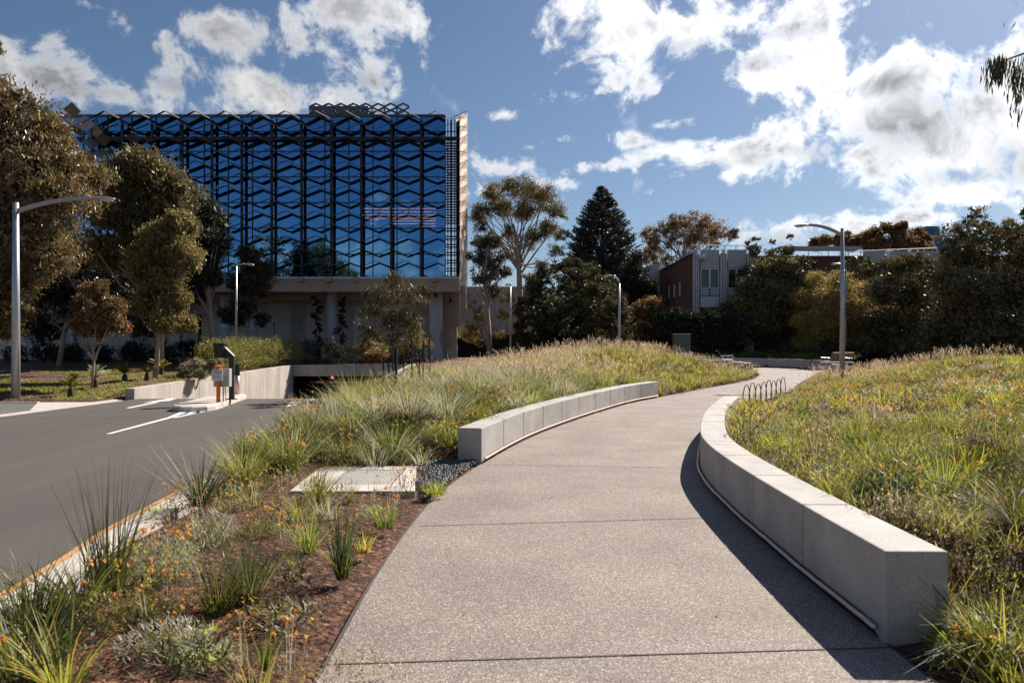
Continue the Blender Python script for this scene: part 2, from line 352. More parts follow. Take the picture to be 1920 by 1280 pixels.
    mask = n.new('ShaderNodeMapRange'); mask.interpolation_type = 'SMOOTHSTEP'; l.new(tot, mask.inputs[0]); mask.inputs[1].default_value = .38; mask.inputs[2].default_value = 1.15
    edge = math_('MINIMUM', math_('MULTIPLY', den, 3.5), 1.0)
    mk = math_('MULTIPLY', mask.outputs[0], edge, True)
    # cloud body: lit rims, greyer cores
    gr = blobsum([(1720,235,120,40,.62),(1540,285,60,18,.6),(1900,300,90,40,.5),(1800,200,60,20,.4),(1600,452,170,14,.7),(1450,450,80,14,.6),(120,165,70,16,.5),(590,150,60,20,.35),(1820,330,70,16,.6),(1640,160,60,16,.6),(1420,120,70,14,.5),(1300,85,60,12,.5),(1480,60,60,12,.4),(1380,305,70,12,.5),(330,160,40,12,.45),(680,150,60,14,.4),(1850,150,60,20,.5)])
    core = n.new('ShaderNodeMapRange'); l.new(tot, core.inputs[0]); core.inputs[1].default_value = .75; core.inputs[2].default_value = 1.4; core.inputs[3].default_value = 0; core.inputs[4].default_value = .62
    sh = math_('ADD', math_('MULTIPLY', gr, math_('ADD', math_('MULTIPLY', n1.outputs[0], .9), .25)), math_('MULTIPLY', core.outputs[0], math_('SUBTRACT', math_('MULTIPLY', n3.outputs[0], 4.0), 1.35)), True)
    cr = ramp_node(n, [(0, (17.0, 16.8, 16.5)), (.35, (10.4, 10.6, 11.0)), (1, (3.9, 4.1, 4.4))])
    l.new(sh, cr.inputs[0])
    # brightness towards the sun
    sd = n.new('ShaderNodeVectorMath'); sd.operation = 'DOT_PRODUCT'; l.new(D, sd.inputs[0]); sd.inputs[1].default_value = (sin(SUN_AZ)*cos(SUN_EL), cos(SUN_AZ)*cos(SUN_EL), sin(SUN_EL))
    sb = n.new('ShaderNodeMapRange'); l.new(sd.outputs['Value'], sb.inputs[0]); sb.inputs[1].default_value = .60; sb.inputs[2].default_value = .97; sb.inputs[3].default_value = .86; sb.inputs[4].default_value = 1.7
    cm = n.new('ShaderNodeVectorMath'); cm.operation = 'SCALE'; l.new(cr.outputs[0], cm.inputs[0]); l.new(sb.outputs[0], cm.inputs['Scale'])
    sk = n.new('ShaderNodeMix'); sk.data_type = 'RGBA'; sk.blend_type = 'MULTIPLY'; sk.inputs[0].default_value = 1; l.new(sky.outputs[0], sk.inputs[6]); sk.inputs[7].default_value = SKYTINT
    mx = n.new('ShaderNodeMix'); mx.data_type = 'RGBA'; l.new(mk, mx.inputs[0]); l.new(sk.outputs[2], mx.inputs[6]); l.new(cm.outputs[0], mx.inputs[7])
    l.new(mx.outputs[2], bg.inputs[0])
    w.cycles.sampling_method = 'MANUAL'; w.cycles.sample_map_resolution = 512
SKYTINT = (1.02, 1.13, 1.25, 1)
build_world()
sl = bpy.data.lights.new('sun', 'SUN'); sl.energy = 5.0; sl.angle = radians(.53); sl.color = (1, .91, .80)
so = bpy.data.objects.new('sun', sl); COL.objects.link(so)
sdir = Vector((sin(SUN_AZ)*cos(SUN_EL), cos(SUN_AZ)*cos(SUN_EL), sin(SUN_EL))); so.rotation_euler = sdir.to_track_quat('Z', 'Y').to_euler(); so.location = (20, 30, 40)
cd = bpy.data.cameras.new('camera'); cam = bpy.data.objects.new('camera', cd); COL.objects.link(cam); S.camera = cam
cam.location = (0, 0, CZ); cam.rotation_euler = (radians(90), 0, 0); cd.sensor_width = 36; cd.lens = FPX/1920*36; cd.shift_y = (H0-640)/1920; cd.clip_end = 3000; cd.clip_start = .05
cd.dof.use_dof = True; cd.dof.focus_distance = 26; cd.dof.aperture_fstop = 4.5
S.view_settings.view_transform = 'Standard'; S.view_settings.look = 'None'; S.view_settings.exposure = .80; S.view_settings.gamma = 1
S.cycles.use_denoising = True; S.cycles.max_bounces = 7; S.cycles.transparent_max_bounces = 12; S.cycles.diffuse_bounces = 3; S.cycles.glossy_bounces = 3; S.cycles.sample_clamp_indirect = 6

# ------------------------------------------------------------------ ground sheet
def build_ground():
    core = np.arange(-30, 40.01, .3)
    xs = np.concatenate([[-600, -250, -120, -80, -60, -48, -40, -34], np.round(np.arange(-30, 40.01, .3), 3), [44, 50, 60, 80, 120, 250, 600]])
    ys = np.concatenate([[-400, -150, -70, -40, -25, -15, -8], np.round(np.arange(-4.2, 62.01, .3), 3), [66, 72, 80, 100, 150, 300, 900]])
    X, Y = np.meshgrid(xs, ys); Z = G(X, Y)
    inp = inpoly(PATHPOLY, X, Y) | ((X > -1.3) & (X < 2) & (Y < 0)); Z = np.where(inp & (dist(PLc, X, Y) > .0), ramp(Y)-.06, Z)
    near = ~inp & ((dist(PLc, X, Y) < .45) | (dist(PRc, X, Y) < .2)); Z = np.where(near, np.minimum(Z, ramp(Y)-.012), Z)
    kx = xat(KXc, Y); road = (X < kx+.35) & (X > -12.7) & (Y < 30); Z = np.where(road, -.14, Z)
    pit = (X < -5.5) & (X > -12.5) & (Y > 24.3) & (Y < 52.4); Z = np.where(pit, -4.2, Z)
    foot = (X <= -12.3) & (Y < 22.6); Z = np.where(foot, -.12, Z)
    Z = np.where((Y < -4.3), -.12, Z)
    ny, nx = X.shape; I = np.arange(nx*ny).reshape(ny, nx)
    F = np.stack([I[:-1, :-1], I[:-1, 1:], I[1:, 1:], I[1:, :-1]], -1).reshape(-1, 4)
    o = npmesh('ground', np.stack([X, Y, Z], -1).reshape(-1, 3), F, None, M['soil'], smooth=True); tag(o, kind='structure')
build_ground()
mb = MB(); mb.box(-12.61, -5.39, 42.42, 52.8, .62, .70); tag(mb.build('ground', M['soil']), kind='structure')

def ribbon(name, A, B, z, m, kind='structure', n=None):
    mb = MB(); vs = []
    for a, b in zip(A, B): vs += [(a[0], a[1], z(a)), (b[0], b[1], z(b))]
    mb.add(vs, [(2*i, 2*i+1, 2*i+3, 2*i+2) for i in range(len(A)-1)]); o = mb.build(name, m); tag(o, kind=kind); return o
def resample(C, n, y0=None):
    s = np.concatenate([[0], np.cumsum(np.hypot(*np.diff(C, axis=0).T))]); t = np.linspace(0, s[-1], n)
    return np.stack([np.interp(t, s, C[:, 0]), np.interp(t, s, C[:, 1])], -1)
zr0 = lambda p: float(ramp(p[1]))
# path: a sheet split along y, then the turning place at its far end
ya = np.linspace(-3, 35.0, 130)
ribbon('path', [(xat(PLm, y), y) for y in ya], [(xat(PRc, y), y) for y in ya], zr0, M['path'])
pz = PLc[PLc[:, 1] > 35.0]; tip = PLc[np.argmax(PLc[:, 0]):]
mb = MB(); poly = [(xat(PLm, 35.0), 35.0)]+[tuple(p) for p in tip if p[1] > 35.0]+[tuple(p) for p in FWc[::-1]]+[tuple(p) for p in PRc[::-1] if p[1] > 35.0]+[(xat(PRc, 35.0), 35.0)]
mb.add([(x, y, float(ramp(y))) for x, y in poly], [tuple(range(len(poly)))])
o = mb.build('path', M['path']); tag(o, kind='structure')
import bmesh
bm = bmesh.new(); bm.from_mesh(o.data); bmesh.ops.triangulate(bm, faces=bm.faces[:]); bm.normal_update()
if sum(f.normal.z for f in bm.faces) < 0: bmesh.ops.reverse_faces(bm, faces=bm.faces[:])
bm.to_mesh(o.data); bm.free()
# sawn joints in the path and its dark edging
mb = MB()
for (a, b) in [((560,1247),(1685,1213)),((790,986),(1322,971)),((905,871),(1312,877)),((1005,821),(1313,825)),((1095,789),(1316,793)),((1180,766),(1345,767)),((1240,750),(1395,752)),((1310,733),(1440,735))]:
    p = gp(*a); q = gp(*b); d = Vector((q[0]-p[0], q[1]-p[1], 0)).normalized(); nn = Vector((-d.y, d.x, 0))*.006
    N = 14; pts = [(p[0]+(q[0]-p[0])*i/N, p[1]+(q[1]-p[1])*i/N) for i in range(N+1)]
    vs = []
    for (x, y) in pts:
        z = float(ramp(y))+.0035; vs += [(x-nn.x, y-nn.y, z), (x+nn.x, y+nn.y, z)]
    mb.add(vs, [(2*i, 2*i+1, 2*i+3, 2*i+2) for i in range(N)])
tag(mb.build('path_joints', M['joint']), kind='structure')
for C, sgn in ((PLm, -1), (PRc, 1)):
    C = C[(C[:, 1] < 34.5)]; A = [(p[0], p[1]) for p in C]; B = [(p[0]+sgn*.025, p[1]) for p in C]
    ribbon('path_edging', A if sgn > 0 else B, B if sgn > 0 else A, lambda p: zr0(p)-.006, M['joint'])
# road, ramp, kerbs
ys_ = np.linspace(-12, 24.6, 60)
ribbon('road', [(-12.3, y) for y in ys_], [(xat(KXc, y), y) for y in ys_], lambda p: -.05, M['asphalt'])
rs = [(24.6, -.05), (25.5, -.12), (27, -.34), (42, -3.0), (52, -3.4)]
ribbon('ramp_road', [(-12.3, y) for y, _ in rs], [(-5.2 if y < 28 else -5.7, y) for y, _ in rs], lambda p: np.interp(p[1], [r[0] for r in rs], [r[1] for r in rs]), M['asphalt'])
def kerb(name, C, off0, off1, z0, z1, m):
    mb = MB(); n = len(C); vs = []
    for (x, y) in C: vs += [(x+off0, y, z0), (x+off1, y, z0), (x+off1, y, z1), (x+off0, y, z1)]
    fs = []
    for i in range(n-1):
        a = 4*i; b = a+4
        fs += [(a, b, b+3, a+3), (a+3, b+3, b+2, a+2), (a+2, b+2, b+1, a+1)]
    mb.add(vs, fs); return tag(mb.build(name, m), kind='structure')
KC = [(xat(KXc, y), y) for y in np.linspace(-8, 27, 50)]
kerb('kerb', KC, 0, .33, -.10, .03, M['kerb'])
ribbon('kerb_line', [(x-.09, y) for x, y in KC], [(x+.0-.002, y) for x, y in KC], lambda p: -.044, M['orangeline'])
ribbon('kerb_line', [(x+.004, y) for x, y in KC], [(x+.07, y) for x, y in KC], lambda p: .034, M['orangeline'])
KW = [(-12.6, y) for y in np.linspace(-8, 24.3, 30)]
kerb('kerb', [(-12.65, y) for y in np.linspace(-8, 23.6, 20)], 0, .36, -.1, -.035, M['kerb'])
mb = MB(); mb.slab([(-30, -10), (-12.66, -10), (-12.66, 19.6), (-14.3, 22.5), (-30, 22.9)], -.2, -.04); tag(mb.build('footpath', M['footasphalt']), kind='structure')
mb = MB(); mb.slab([(-12.66, 19.6), (-12.66, 24.2), (-14.2, 23.4), (-14.3, 22.5)], -.2, -.03)
mb.slab([(-14.3, 22.5), (-14.3, 22.62), (-30, 23.05), (-30, 22.9)], -.2, -.01); tag(mb.build('footpath_edge', M['kerb']), kind='structure')
mb = MB(); mb.add([(-12.28, 17.69, -.046), (-4.35, 17.66, -.046), (-4.35, 17.675, -.046), (-12.28, 17.715, -.046)], [(0, 1, 2, 3)])
mb.add([(-7.5, 6.2, -.046), (-7.1, 7.4, -.046), (-7.3, 9.0, -.046), (-7.288, 9.0, -.046), (-7.085, 7.4, -.046), (-7.488, 6.2, -.046)], [(0, 5, 4, 1), (1, 4, 3, 2)])
tag(mb.build('road_joint', M['joint']), kind='structure')
# painted markings
def mark(quads, name='road_marking'):
    mb = MB()
    for q in quads:
        pts = []
        for (px_, py_) in q:
            d = FPX*(CZ+.046)/(py_-H0); pts.append(((px_-960)/FPX*d, d, -.046))
        mb.add(pts, [tuple(range(len(pts)))])
    return tag(mb.build(name, M['whiteline']), kind='structure')
mark([[(198,813),(208,813),(322,783),(314,782)], [(314,782),(322,783),(368,766),(352,766)], [(322,783),(330,783),(420,763.5),(402,764)], [(350,775),(372,774),(380,769),(362,770)]])
mark([[(236,764.5),(243,765),(300,753.5),(290,753)], [(266,754.5),(318,751),(332,746.5),(320,746.5)]])
mark([[(536,763.5),(588,752),(545,752.5)], [(562,756.5),(570,757.5),(592,748),(584,747.5)]])
# ------------------------------------------------------------------ seat walls
def along(C, s):
    L = np.concatenate([[0], np.cumsum(np.hypot(*np.diff(C, axis=0).T))])
    return np.array([np.interp(s, L, C[:, 0]), np.interp(s, L, C[:, 1])]), L[-1]
def seat_wall(C, side, n, label, h=.49, th=.34, trim=True, gap=.013, trim_both=False):
    """C: front edge polyline; side=+1 the body lies to the right of travel"""
    T = along(C, 0)[1]; root = empty('seat_wall', (C[0][0], C[0][1], float(ramp(C[0][1]))), 0, label, 'seat wall')
    ox, oy, oz = root.location
    def off(s, d):
        p, _ = along(C, s); a, _ = along(C, max(0, s-.05)); b, _ = along(C, min(T, s+.05)); t = (b-a)/max(1e-9, np.hypot(*(b-a)))
        nn = np.array([t[1], -t[0]])*side; return p+nn*d
    for i in range(n):
        s0, s1 = T*i/n+gap/2, T*(i+1)/n-gap/2; K = 5; vs = []
        for k in range(K+1):
            s = s0+(s1-s0)*k/K; a = off(s, 0); b = off(s, th); za = float(ramp(a[1])) - oz; ub = -.03 if (i == 0 and k == 0) or (i == n-1 and k == K) else .06
            for (q, z) in ((a, za+ub), (b, za-.05), (b, za+h), (a, za+h)): vs.append((q[0]-ox, q[1]-oy, z))
        fs = []
        for k in range(K):
            a = 4*k; b = a+4
            for j in range(4): fs.append((a+j, a+(j+1) % 4, b+(j+1) % 4, b+j))
        fs += [(3, 2, 1, 0), tuple(4*K+j for j in range(4))]
        if side < 0: fs = [f[::-1] for f in fs]
        mb = MB(); mb.add(vs, fs); mb.build('block', M['concrete'], root, bevel=.012)
        if i < n-1:
            mb = MB(); s = T*(i+1)/n; a = off(s-.003, .012); b = off(s-.003, th-.012); a2 = off(s+.003, .012); b2 = off(s+.003, th-.012); z0 = float(ramp(a[1]))-oz
            mb.hexa([(a[0]-ox, a[1]-oy, z0+.03), (a2[0]-ox, a2[1]-oy, z0+.03), (b2[0]-ox, b2[1]-oy, z0), (b[0]-ox, b[1]-oy, z0)], [(a[0]-ox, a[1]-oy, z0+h-.012), (a2[0]-ox, a2[1]-oy, z0+h-.012), (b2[0]-ox, b2[1]-oy, z0+h-.012), (b[0]-ox, b[1]-oy, z0+h-.012)])
            mb.build('joint', M['joint'], root)
    K = int(T/.12)
    if trim:
        pts = []; pl = []
        for k in range(K+1):
            s = .06+(T-.12)*k/K; p = off(s, -.03); q = off(s, .045); z = float(ramp(p[1]))-oz; w = .0022*sin(k*.5)+.0012*sin(k*1.7)
            pts.append((p[0]-ox+w, p[1]-oy, z+.062+.3*w)); pl.append((q[0]-ox, q[1]-oy, z+.03))
        mb = MB(); mb.tube(pts, .014, 8); mb.build('base_trim', M['copper'], root, smooth=True)
        mb = MB(); mb.tube(pl, .034, 6); mb.build('undercut_shade', M['joint'], root)  # dark tube stands in for the shade under the wall's undercut
    return root
Cr = PRc[(PRc[:, 1] > 3.94) & (PRc[:, 1] < 17.1)]; seat_wall(Cr, 1, 11, 'long curving pale concrete seat wall on the right side of the path, nearest to us')
Cl = PLm[(PLm[:, 1] > 10.2) & (PLm[:, 1] < 23.1)]; Cl = np.array([(x-.0, y) for x, y in Cl]); seat_wall(Cl, -1, 10, 'curved concrete seat wall of ten blocks on the left side of the path')
seat_wall(FWc[::-1].copy(), -1, 9, 'low grey concrete wall curving across the far end of the path', h=.47)
Ct = PLc[np.argmax(PLc[:, 0]):]; Ct = Ct[(Ct[:, 1] > 36.0)]; seat_wall(Ct, -1, 4, 'short concrete wall end showing behind the tip of the left mound', h=.47)
Cb = np.array([(15.0, 35.1), (15.4, 35.75), (15.75, 36.4)]); rb = seat_wall(Cb, 1, 1, 'stub of concrete seat wall under the slatted bench by the lamp post', th=.55, h=.46, trim=False)

# ------------------------------------------------------------------ benches with curved slatted backs
def bench(loc, rz, label):
    r = empty('bench', loc, rz, label, 'bench', 'slatted benches on the far seat walls')
    mb = MB(); mb.slab([(-.75, -.32), (.75, -.32), (.82, -.1), (.75, .26), (-.75, .26), (-.82, -.1)], 0, .07); mb.build('seat', M['trimwhite'], r, bevel=.015)
    prof = [(.20, .08), (.235, .16), (.25, .24), (.27, .32), (.30, .40), (.345, .465), (.41, .51), (.48, .53)]
    mb = MB()
    for i in range(len(prof)-1):
        (y0, z0), (y1, z1) = prof[i], prof[i+1]
        g = .12; ya, za = y0+(y1-y0)*g, z0+(z1-z0)*g; yb, zb = y1-(y1-y0)*g, z1-(z1-z0)*g
        L = sqrt((yb-ya)**2+(zb-za)**2); ny, nz = (zb-za)/L*.022, -(yb-ya)/L*.022
        mb.hexa([(-.62, ya, za), (.62, ya, za), (.62, ya+ny, za+nz), (-.62, ya+ny, za+nz)], [(-.62, yb, zb), (.62, yb, zb), (.62, yb+ny, zb+nz), (-.62, yb+ny, zb+nz)])
    mb.build('backrest', M['timber'], r)
    for x in (-.5, .5):
        mb = MB(); mb.tube([(x, y+.035, z-.012) for y, z in prof], .012, 6); mb.build('back_bracket', M['darksteel'], r)
    for x in (-.66, .66):
        mb = MB(); mb.tube([(x, -.28, .07), (x, -.36, .20), (x, -.33, .27), (x, .27, .25)], .013, 6); mb.build('armrest', M['steel'], r)
    return r
bench((15.62, 35.9, float(ramp(36))+.47), radians(-66), 'brown slatted bench with curved back on the wall stub beside the right lamp post')
bench((10.9, 38.0, float(ramp(38))+.475), radians(75), 'brown slatted bench back half hidden by seed heads left of the far path end')

# ------------------------------------------------------------------ hoops
h0 = np.array(gp(1391, 771)); h1 = np.array(gp(1470, 748)); dv = (h1-h0); dv = dv/np.hypot(*dv)
words = ['nearest of the row, behind the wall end', 'second of the row', 'third of the row', 'fourth of the row', 'fifth of the row', 'sixth of the row', 'seventh of the row, next to last', 'farthest of the row, standing clear']
for i in range(8):
    c = h0+(h1-h0)*(i+.5)/8+np.array([.03, -.02]); z = float(ramp(c[1])); w = .36
    pts = []
    for k in range(15):
        a = pi*k/14; o_ = -cos(a)*w; pts.append((c[0]+dv[0]*o_, c[1]+dv[1]*o_, z-.05+(.70+.03*sin(i*2.1))*sin(a)**.75))
    mb = MB(); mb.tube(pts, .013, 6); o = mb.build('garden_hoop', M['rust'], smooth=True)
    tag(o, 'thin dark metal hoop in the path edge, '+words[i], 'hoop', 'metal hoops edging the right bed')

# ------------------------------------------------------------------ retaining walls, garage portal
def wallthing(name, label, quads, m, cat='wall'):
    r = empty(name, (0, 0, 0), 0, label, cat)
    return r
r = empty('retaining_wall', (-12.45, 24.3, 0), 0, 'pale concrete retaining wall rising beside the driveway ramp on the left', 'wall')
n_ = 7
for i in range(n_):
    ya_, yb_ = 24.3+17.7*i/n_, 24.3+17.7*(i+1)/n_-.015; za, zb = np.interp([ya_, yb_], [24.3, 33, 42], [.30, .50, .70])
    mb = MB(); mb.hexa([(-.15, ya_-24.3, -3.4), (.16, ya_-24.3, -3.4), (.16, yb_-24.3, -3.4), (-.15, yb_-24.3, -3.4)], [(-.15, ya_-24.3, za), (.16, ya_-24.3, za), (.16, yb_-24.3, zb), (-.15, yb_-24.3, zb)]); mb.build('wall_panel', M['rawconc'], r, bevel=.008)
r = empty('retaining_wall', (-5.55, 28, 0), 0, 'sloping concrete wall top on the planted side of the driveway ramp', 'wall')
for i in range(3):
    ya_, yb_ = 14*i/3, 14*(i+1)/3-.012; za, zb = np.interp([ya_, yb_], [0, 14], [.12, .75])
    mb = MB(); mb.hexa([(-.16, ya_, -3.4), (.16, ya_, -3.4), (.16, yb_, -3.4), (-.16, yb_, -3.4)], [(-.16, ya_, za), (.16, ya_, za), (.16, yb_, zb), (-.16, yb_, zb)]); mb.build('wall_panel', M['rawconc'], r)
r = empty('garage_portal', (-9, 42, 0), 0, 'dark underground car park entrance under a grey concrete lintel', 'garage entrance')
mb = MB(); mb.box(-3.29, 3.6, 0, .4, .07, .70); mb.build('lintel', M['rawconc'], r, bevel=.01)
mb = MB(); mb.box(-3.6, -3.29, .4, 10, -3.4, .6); mb.box(3.3, 3.6, .02, 10, -3.4, .6); mb.box(-3.29, 3.3, 10, 10.3, -3.6, .6); mb.box(-3.29, 3.3, .4, 10, .2, .6); mb.build('tunnel', M['darkin'], r)
mb = MB()
for k in range(14): mb.mi = k % 2; mb.box(-2.6+.37*k, -2.6+.37*(k+1), .9, 1.0, -.36, -.25)
mb.build('height_bar', [M['redstripe'], M['trimwhite']], r)
mb = MB(); mb.lathe((-1.25, .55, -.03), [(.02, -.07), (.06, -.04), (.07, 0), (.06, .04), (.02, .07)], 10); mb.build('signal_lamp', M['red'], r, smooth=True)

# ------------------------------------------------------------------ traffic island
isl = empty('traffic_island', (-8.6, 20.3, -.05), 0, 'white concrete traffic island with rounded nose in the middle of the driveway', 'traffic island')
def islpt(px_, py_):
    d = FPX*(CZ-.09)/(py_-H0); return ((px_-960)/FPX*d, d)
top = [islpt(*p) for p in ((366,757),(372,752),(390,749.5),(412,749),(437,754),(424,757.5),(406,760.5),(378,760.5))]
P = [(-8.9, 19.55), (-8.6, 19.35), (-8.3, 19.35), (-8.0, 19.6), (-7.95, 20.0), (-8.75, 24.6), (-9.2, 25.3), (-9.6, 25.3), (-9.75, 24.6), (-9.1, 20.0)]
def inset(P, k, c=None):
    c = np.mean(P, axis=0); out = []
    for p in P:
        d = np.array(p)-c; L = np.hypot(*d); out.append(tuple(c+d*(L-k)/L))
    return out
mb = MB(); A = P; B = inset(P, .07); n = len(P)
vs = [(x+8.6, y-20.3, -.03) for x, y in A]+[(x+8.6, y-20.3, .11) for x, y in A]+[(x+8.6, y-20.3, .15) for x, y in B]
fs = [(i, (i+1) % n, (i+1) % n+n, i+n) for i in range(n)]+[(i+n, (i+1) % n+n, (i+1) % n+2*n, i+2*n) for i in range(n)]+[tuple(range(2*n, 3*n))]
mb.add(vs, fs); mb.build('kerb_ring', M['kerb'], isl, bevel=.01)
# intercom on orange post with sign
q = islpt(414, 744); X0, Y0 = -8.22, 20.9
ic = empty('intercom_post', (X0, Y0, .1), 0, 'orange post carrying a grey intercom cabinet with a printed notice', 'intercom')
mb = MB(); mb.tube([(0, 0, 0), (0, 0, .98)], .055, 14); mb.lathe((0, 0, .98), [(.09, 0), (.09, .03), (.03, .06)], 14); mb.build('post', M['orange'], ic, smooth=False)
mb = MB(); mb.box(-.17, .27, .08, .30, .42, .93); mb.build('cabinet', M['greybox'], ic, bevel=.012)
mb = MB(); mb.box(-.16, .15, -.075, -.058, .60, .90); sg = mb.build('notice', M['white'], ic)
def text(s, size, loc, m, parent, rot=(pi/2, 0, 0), align='CENTER'):
    c = bpy.data.curves.new('lettering', 'FONT'); c.body = s; c.size = size; c.align_x = align; c.extrude = .0008
    o = bpy.data.objects.new('tmp', c); COL.objects.link(o); dg = bpy.context.evaluated_depsgraph_get(); me = bpy.data.meshes.new_from_object(o.evaluated_get(dg))
    bpy.data.objects.remove(o); me.materials.clear(); me.materials.append(m)
    t = bpy.data.objects.new('lettering', me); COL.objects.link(t); t.parent = parent; t.location = loc; t.rotation_euler = rot; return t
text('Accept ticket\nand wait before\nproceeding\n\nPlease contact us\nfor assistance', .036, (0, -.0775, .855), M['black'], sg)
mb = MB(); mb.tube([(.12, .05, 0), (.12, .05, .42)], .022, 8); mb.tube([(.19, .07, 0), (.17, .07, .42)], .015, 8); mb.build('conduit', M['copper'], ic)
# ticket reader: black post with slanted head
rd = empty('card_reader', (-8.35, 22.0, .1), 0, 'black post with a slanted black card reader head on the island', 'card reader')
mb = MB(); mb.box(.02, .16, -.04, .06, 0, 1.28); mb.build('post', M['black'], rd, bevel=.006)
mb = MB(); mb.lathe((.09, .01, 0), [(.16, 0), (.16, .02)], 12); mb.build('base_plate', M['darksteel'], rd)
mb = MB(); mb.prism([(-.32, 1.22), (.14, 1.22), (.16, 1.27), (-.12, 1.55), (-.16, 1.52)], -.05, .07); mb.build('arm', M['darksteel'], rd)
mb = MB(); mb.prism([(-.36, 1.23), (-.14, 1.23), (-.08, 1.66), (-.41, 1.66)], -.14, .16); mb.build('reader_head', M['black'], rd, bevel=.01)
mb = MB(); mb.hexa([(-.13, -.045, 1.535), (.155, -.045, 1.262), (.155, .06, 1.262), (-.13, .06, 1.535)], [(-.115, -.045, 1.558), (.172, -.045, 1.285), (.172, .06, 1.285), (-.115, .06, 1.558)]); mb.build('cover_strip', M['trimwhite'], rd)
bo = empty('bollard', (-9.05, 24.6, .1), 0, 'steel bollard with a black cap at the far end of the island', 'bollard')
mb = MB(); mb.tube([(0, 0, 0), (0, 0, .62)], .075, 14); mb.build('sleeve', M['copper'], bo, smooth=True)
mb = MB(); mb.tube([(0, 0, .62), (0, 0, .98)], .083, 14); mb.build('cap', M['black'], bo)

# ------------------------------------------------------------------ pit lid slab, pebbles
pc = empty('drain_pit', (-1.66, 9.0, .03), radians(0), 'concrete drain pit surround with a galvanised grate set in the mulch', 'drain pit')
ring = [(-.68, -.85), (.66, -.85), (.46, .85), (-.78, .85)]; ri = [(-.38, -.5), (.36, -.5), (.36, .55), (-.38, .55)]
pc.location = (-1.70, 8.85, .005)
mb = MB(); n = 4
for i in range(4):
    j = (i+1) % 4; a, b, c, d = ring[i], ring[j], ri[j], ri[i]; mb.hexa([(*a, -.05), (*b, -.05), (*c, -.05), (*d, -.05)], [(*a, .05), (*b, .05), (*c, .055), (*d, .055)])
mb.build('surround', M['kerb'], pc)
mb = MB()
for i in range(22): x = -.37+.72*i/22; mb.box(x, x+.014, -.49, .54, .036, .052)
for i in range(22): y = -.47+.98*i/21; mb.box(-.37, .35, y-.006, y+.006, .034, .05)
mb.build('grate', M['grate'], pc)
mb = MB(); mb.box(-.38, .36, -.5, .55, -.10, .034); mb.build('sump', M['darkin'], pc)
def pebbles():
    mb = MB(); rn = random.Random(4)
    for i in range(1500):
        t = rn.random(); y = 7.7+t*2.6; xl = xat(PLm, y); w = .10+.75*sst(7.9, 9.6, y)*(1-.25*sst(9.6, 10.3, y))
        x = xl-.03-rn.random()*w; r_ = rn.uniform(.012, .03); z = .045
        if x < xl-.45*1 and y < 9.3 and x < -.9: continue
        a = rn.random()*6; vs = []
        for k in range(5): vs.append((x+cos(a+k*1.257)*r_*rn.uniform(.7, 1.2), y+sin(a+k*1.257)*r_*.8, z))
        vs.append((x, y, z+r_*.8)); mb.add(vs, [(k, (k+1) % 5, 5) for k in range(5)])
    tag(mb.build('pebbles', M['pebble']), 'dark river pebbles along the path edge by the wall end', 'pebbles', kind='stuff')
pebbles()

# ------------------------------------------------------------------ street lamps
def lamp(x, y, z, h, dx, L, label, style='arc', r0=.095, name='street_lamp', headL=.75):
    r = empty(name, (x, y, z), 0, label, 'street lamp', 'street lamps')
    mb = MB(); mb.tube([(0, 0, -.3), (0, 0, h*.5), (0, 0, h)], [r0, r0*.82, r0*.62], 14); mb.build('pole', M['steel'], r, smooth=True)
    if style == 'arc':
        pts = [(dx*(.0+L*t), 0, h-.28+.42*(1-(1-t)**2.0)) for t in np.linspace(0, 1, 9)]
        mb = MB(); vs = []
        for i, (a, b, c) in enumerate(pts):
            hh = .15-.06*i/8
            vs += [(a, -.03, c-hh/2), (a, .03, c-hh/2), (a, .03, c+hh/2), (a, -.03, c+hh/2)]
        fs = [(3, 2, 1, 0), (32, 33, 34, 35)]
        for i in range(8):
            for j in range(4): fs.append((4*i+j, 4*i+(j+1) % 4, 4*i+4+(j+1) % 4, 4*i+4+j))
        mb.add(vs, fs); mb.build('arm', M['warmsteel'], r); ex, ez = pts[-1][0], pts[-1][2]
    elif style == 'hook':
        pts = [(0, 0, h-.02), (dx*.05, 0, h+.18), (dx*.2, 0, h+.33), (dx*L*.7, 0, h+.40), (dx*L, 0, h+.40)]
        mb = MB(); mb.tube(pts, .04, 8); mb.build('arm', M['steel'], r, smooth=True); ex, ez = pts[-1][0], pts[-1][2]
    else:
        mb = MB(); mb.tube([(-dx*.12, 0, h-.03), (dx*L, 0, h+.03)], .035, 8); mb.build('arm', M['steel'], r, smooth=True); ex, ez = dx*L, h+.02
    vs = []; N = 12; hl = headL
    for i in range(7):
        t = i/6; w = .15*(sin(pi*min(.97, .1+t*.86)))**.55; hh = .055*(sin(pi*min(.96, .14+t*.82)))**.6; xx = ex+dx*hl*(t-.05)
        for j in range(N): a = 2*pi*j/N; vs.append((xx, cos(a)*w, ez-.03*t+sin(a)*hh))
    fs = [tuple(range(N)), tuple(6*N+j for j in range(N))]
    for i in range(6):
        for j in range(N): fs.append((i*N+j, i*N+(j+1) % N, (i+1)*N+(j+1) % N, (i+1)*N+j))
    mb = MB(); mb.add(vs, fs); hd = mb.build('lamp_head', M['steel'], r, smooth=True)
    mb = MB(); mb.box(min(ex+dx*hl*.42, ex+dx*hl*.8), max(ex+dx*hl*.42, ex+dx*hl*.8), -.08, .08, ez-.085, ez-.05); mb.build('lens', M['lens'], hd)
    return r
lamp(-15.35, 23.1, .06, 6.05, 1, 2.35, 'tall steel street lamp with long curved arm at the far left kerb', r0=.13)
lamp(13.27, 30.0, Gs(13.27, 30)-.05, 6.15, -1, 1.35, 'steel street lamp with curved arm in the right flower bed', r0=.11, headL=.62)
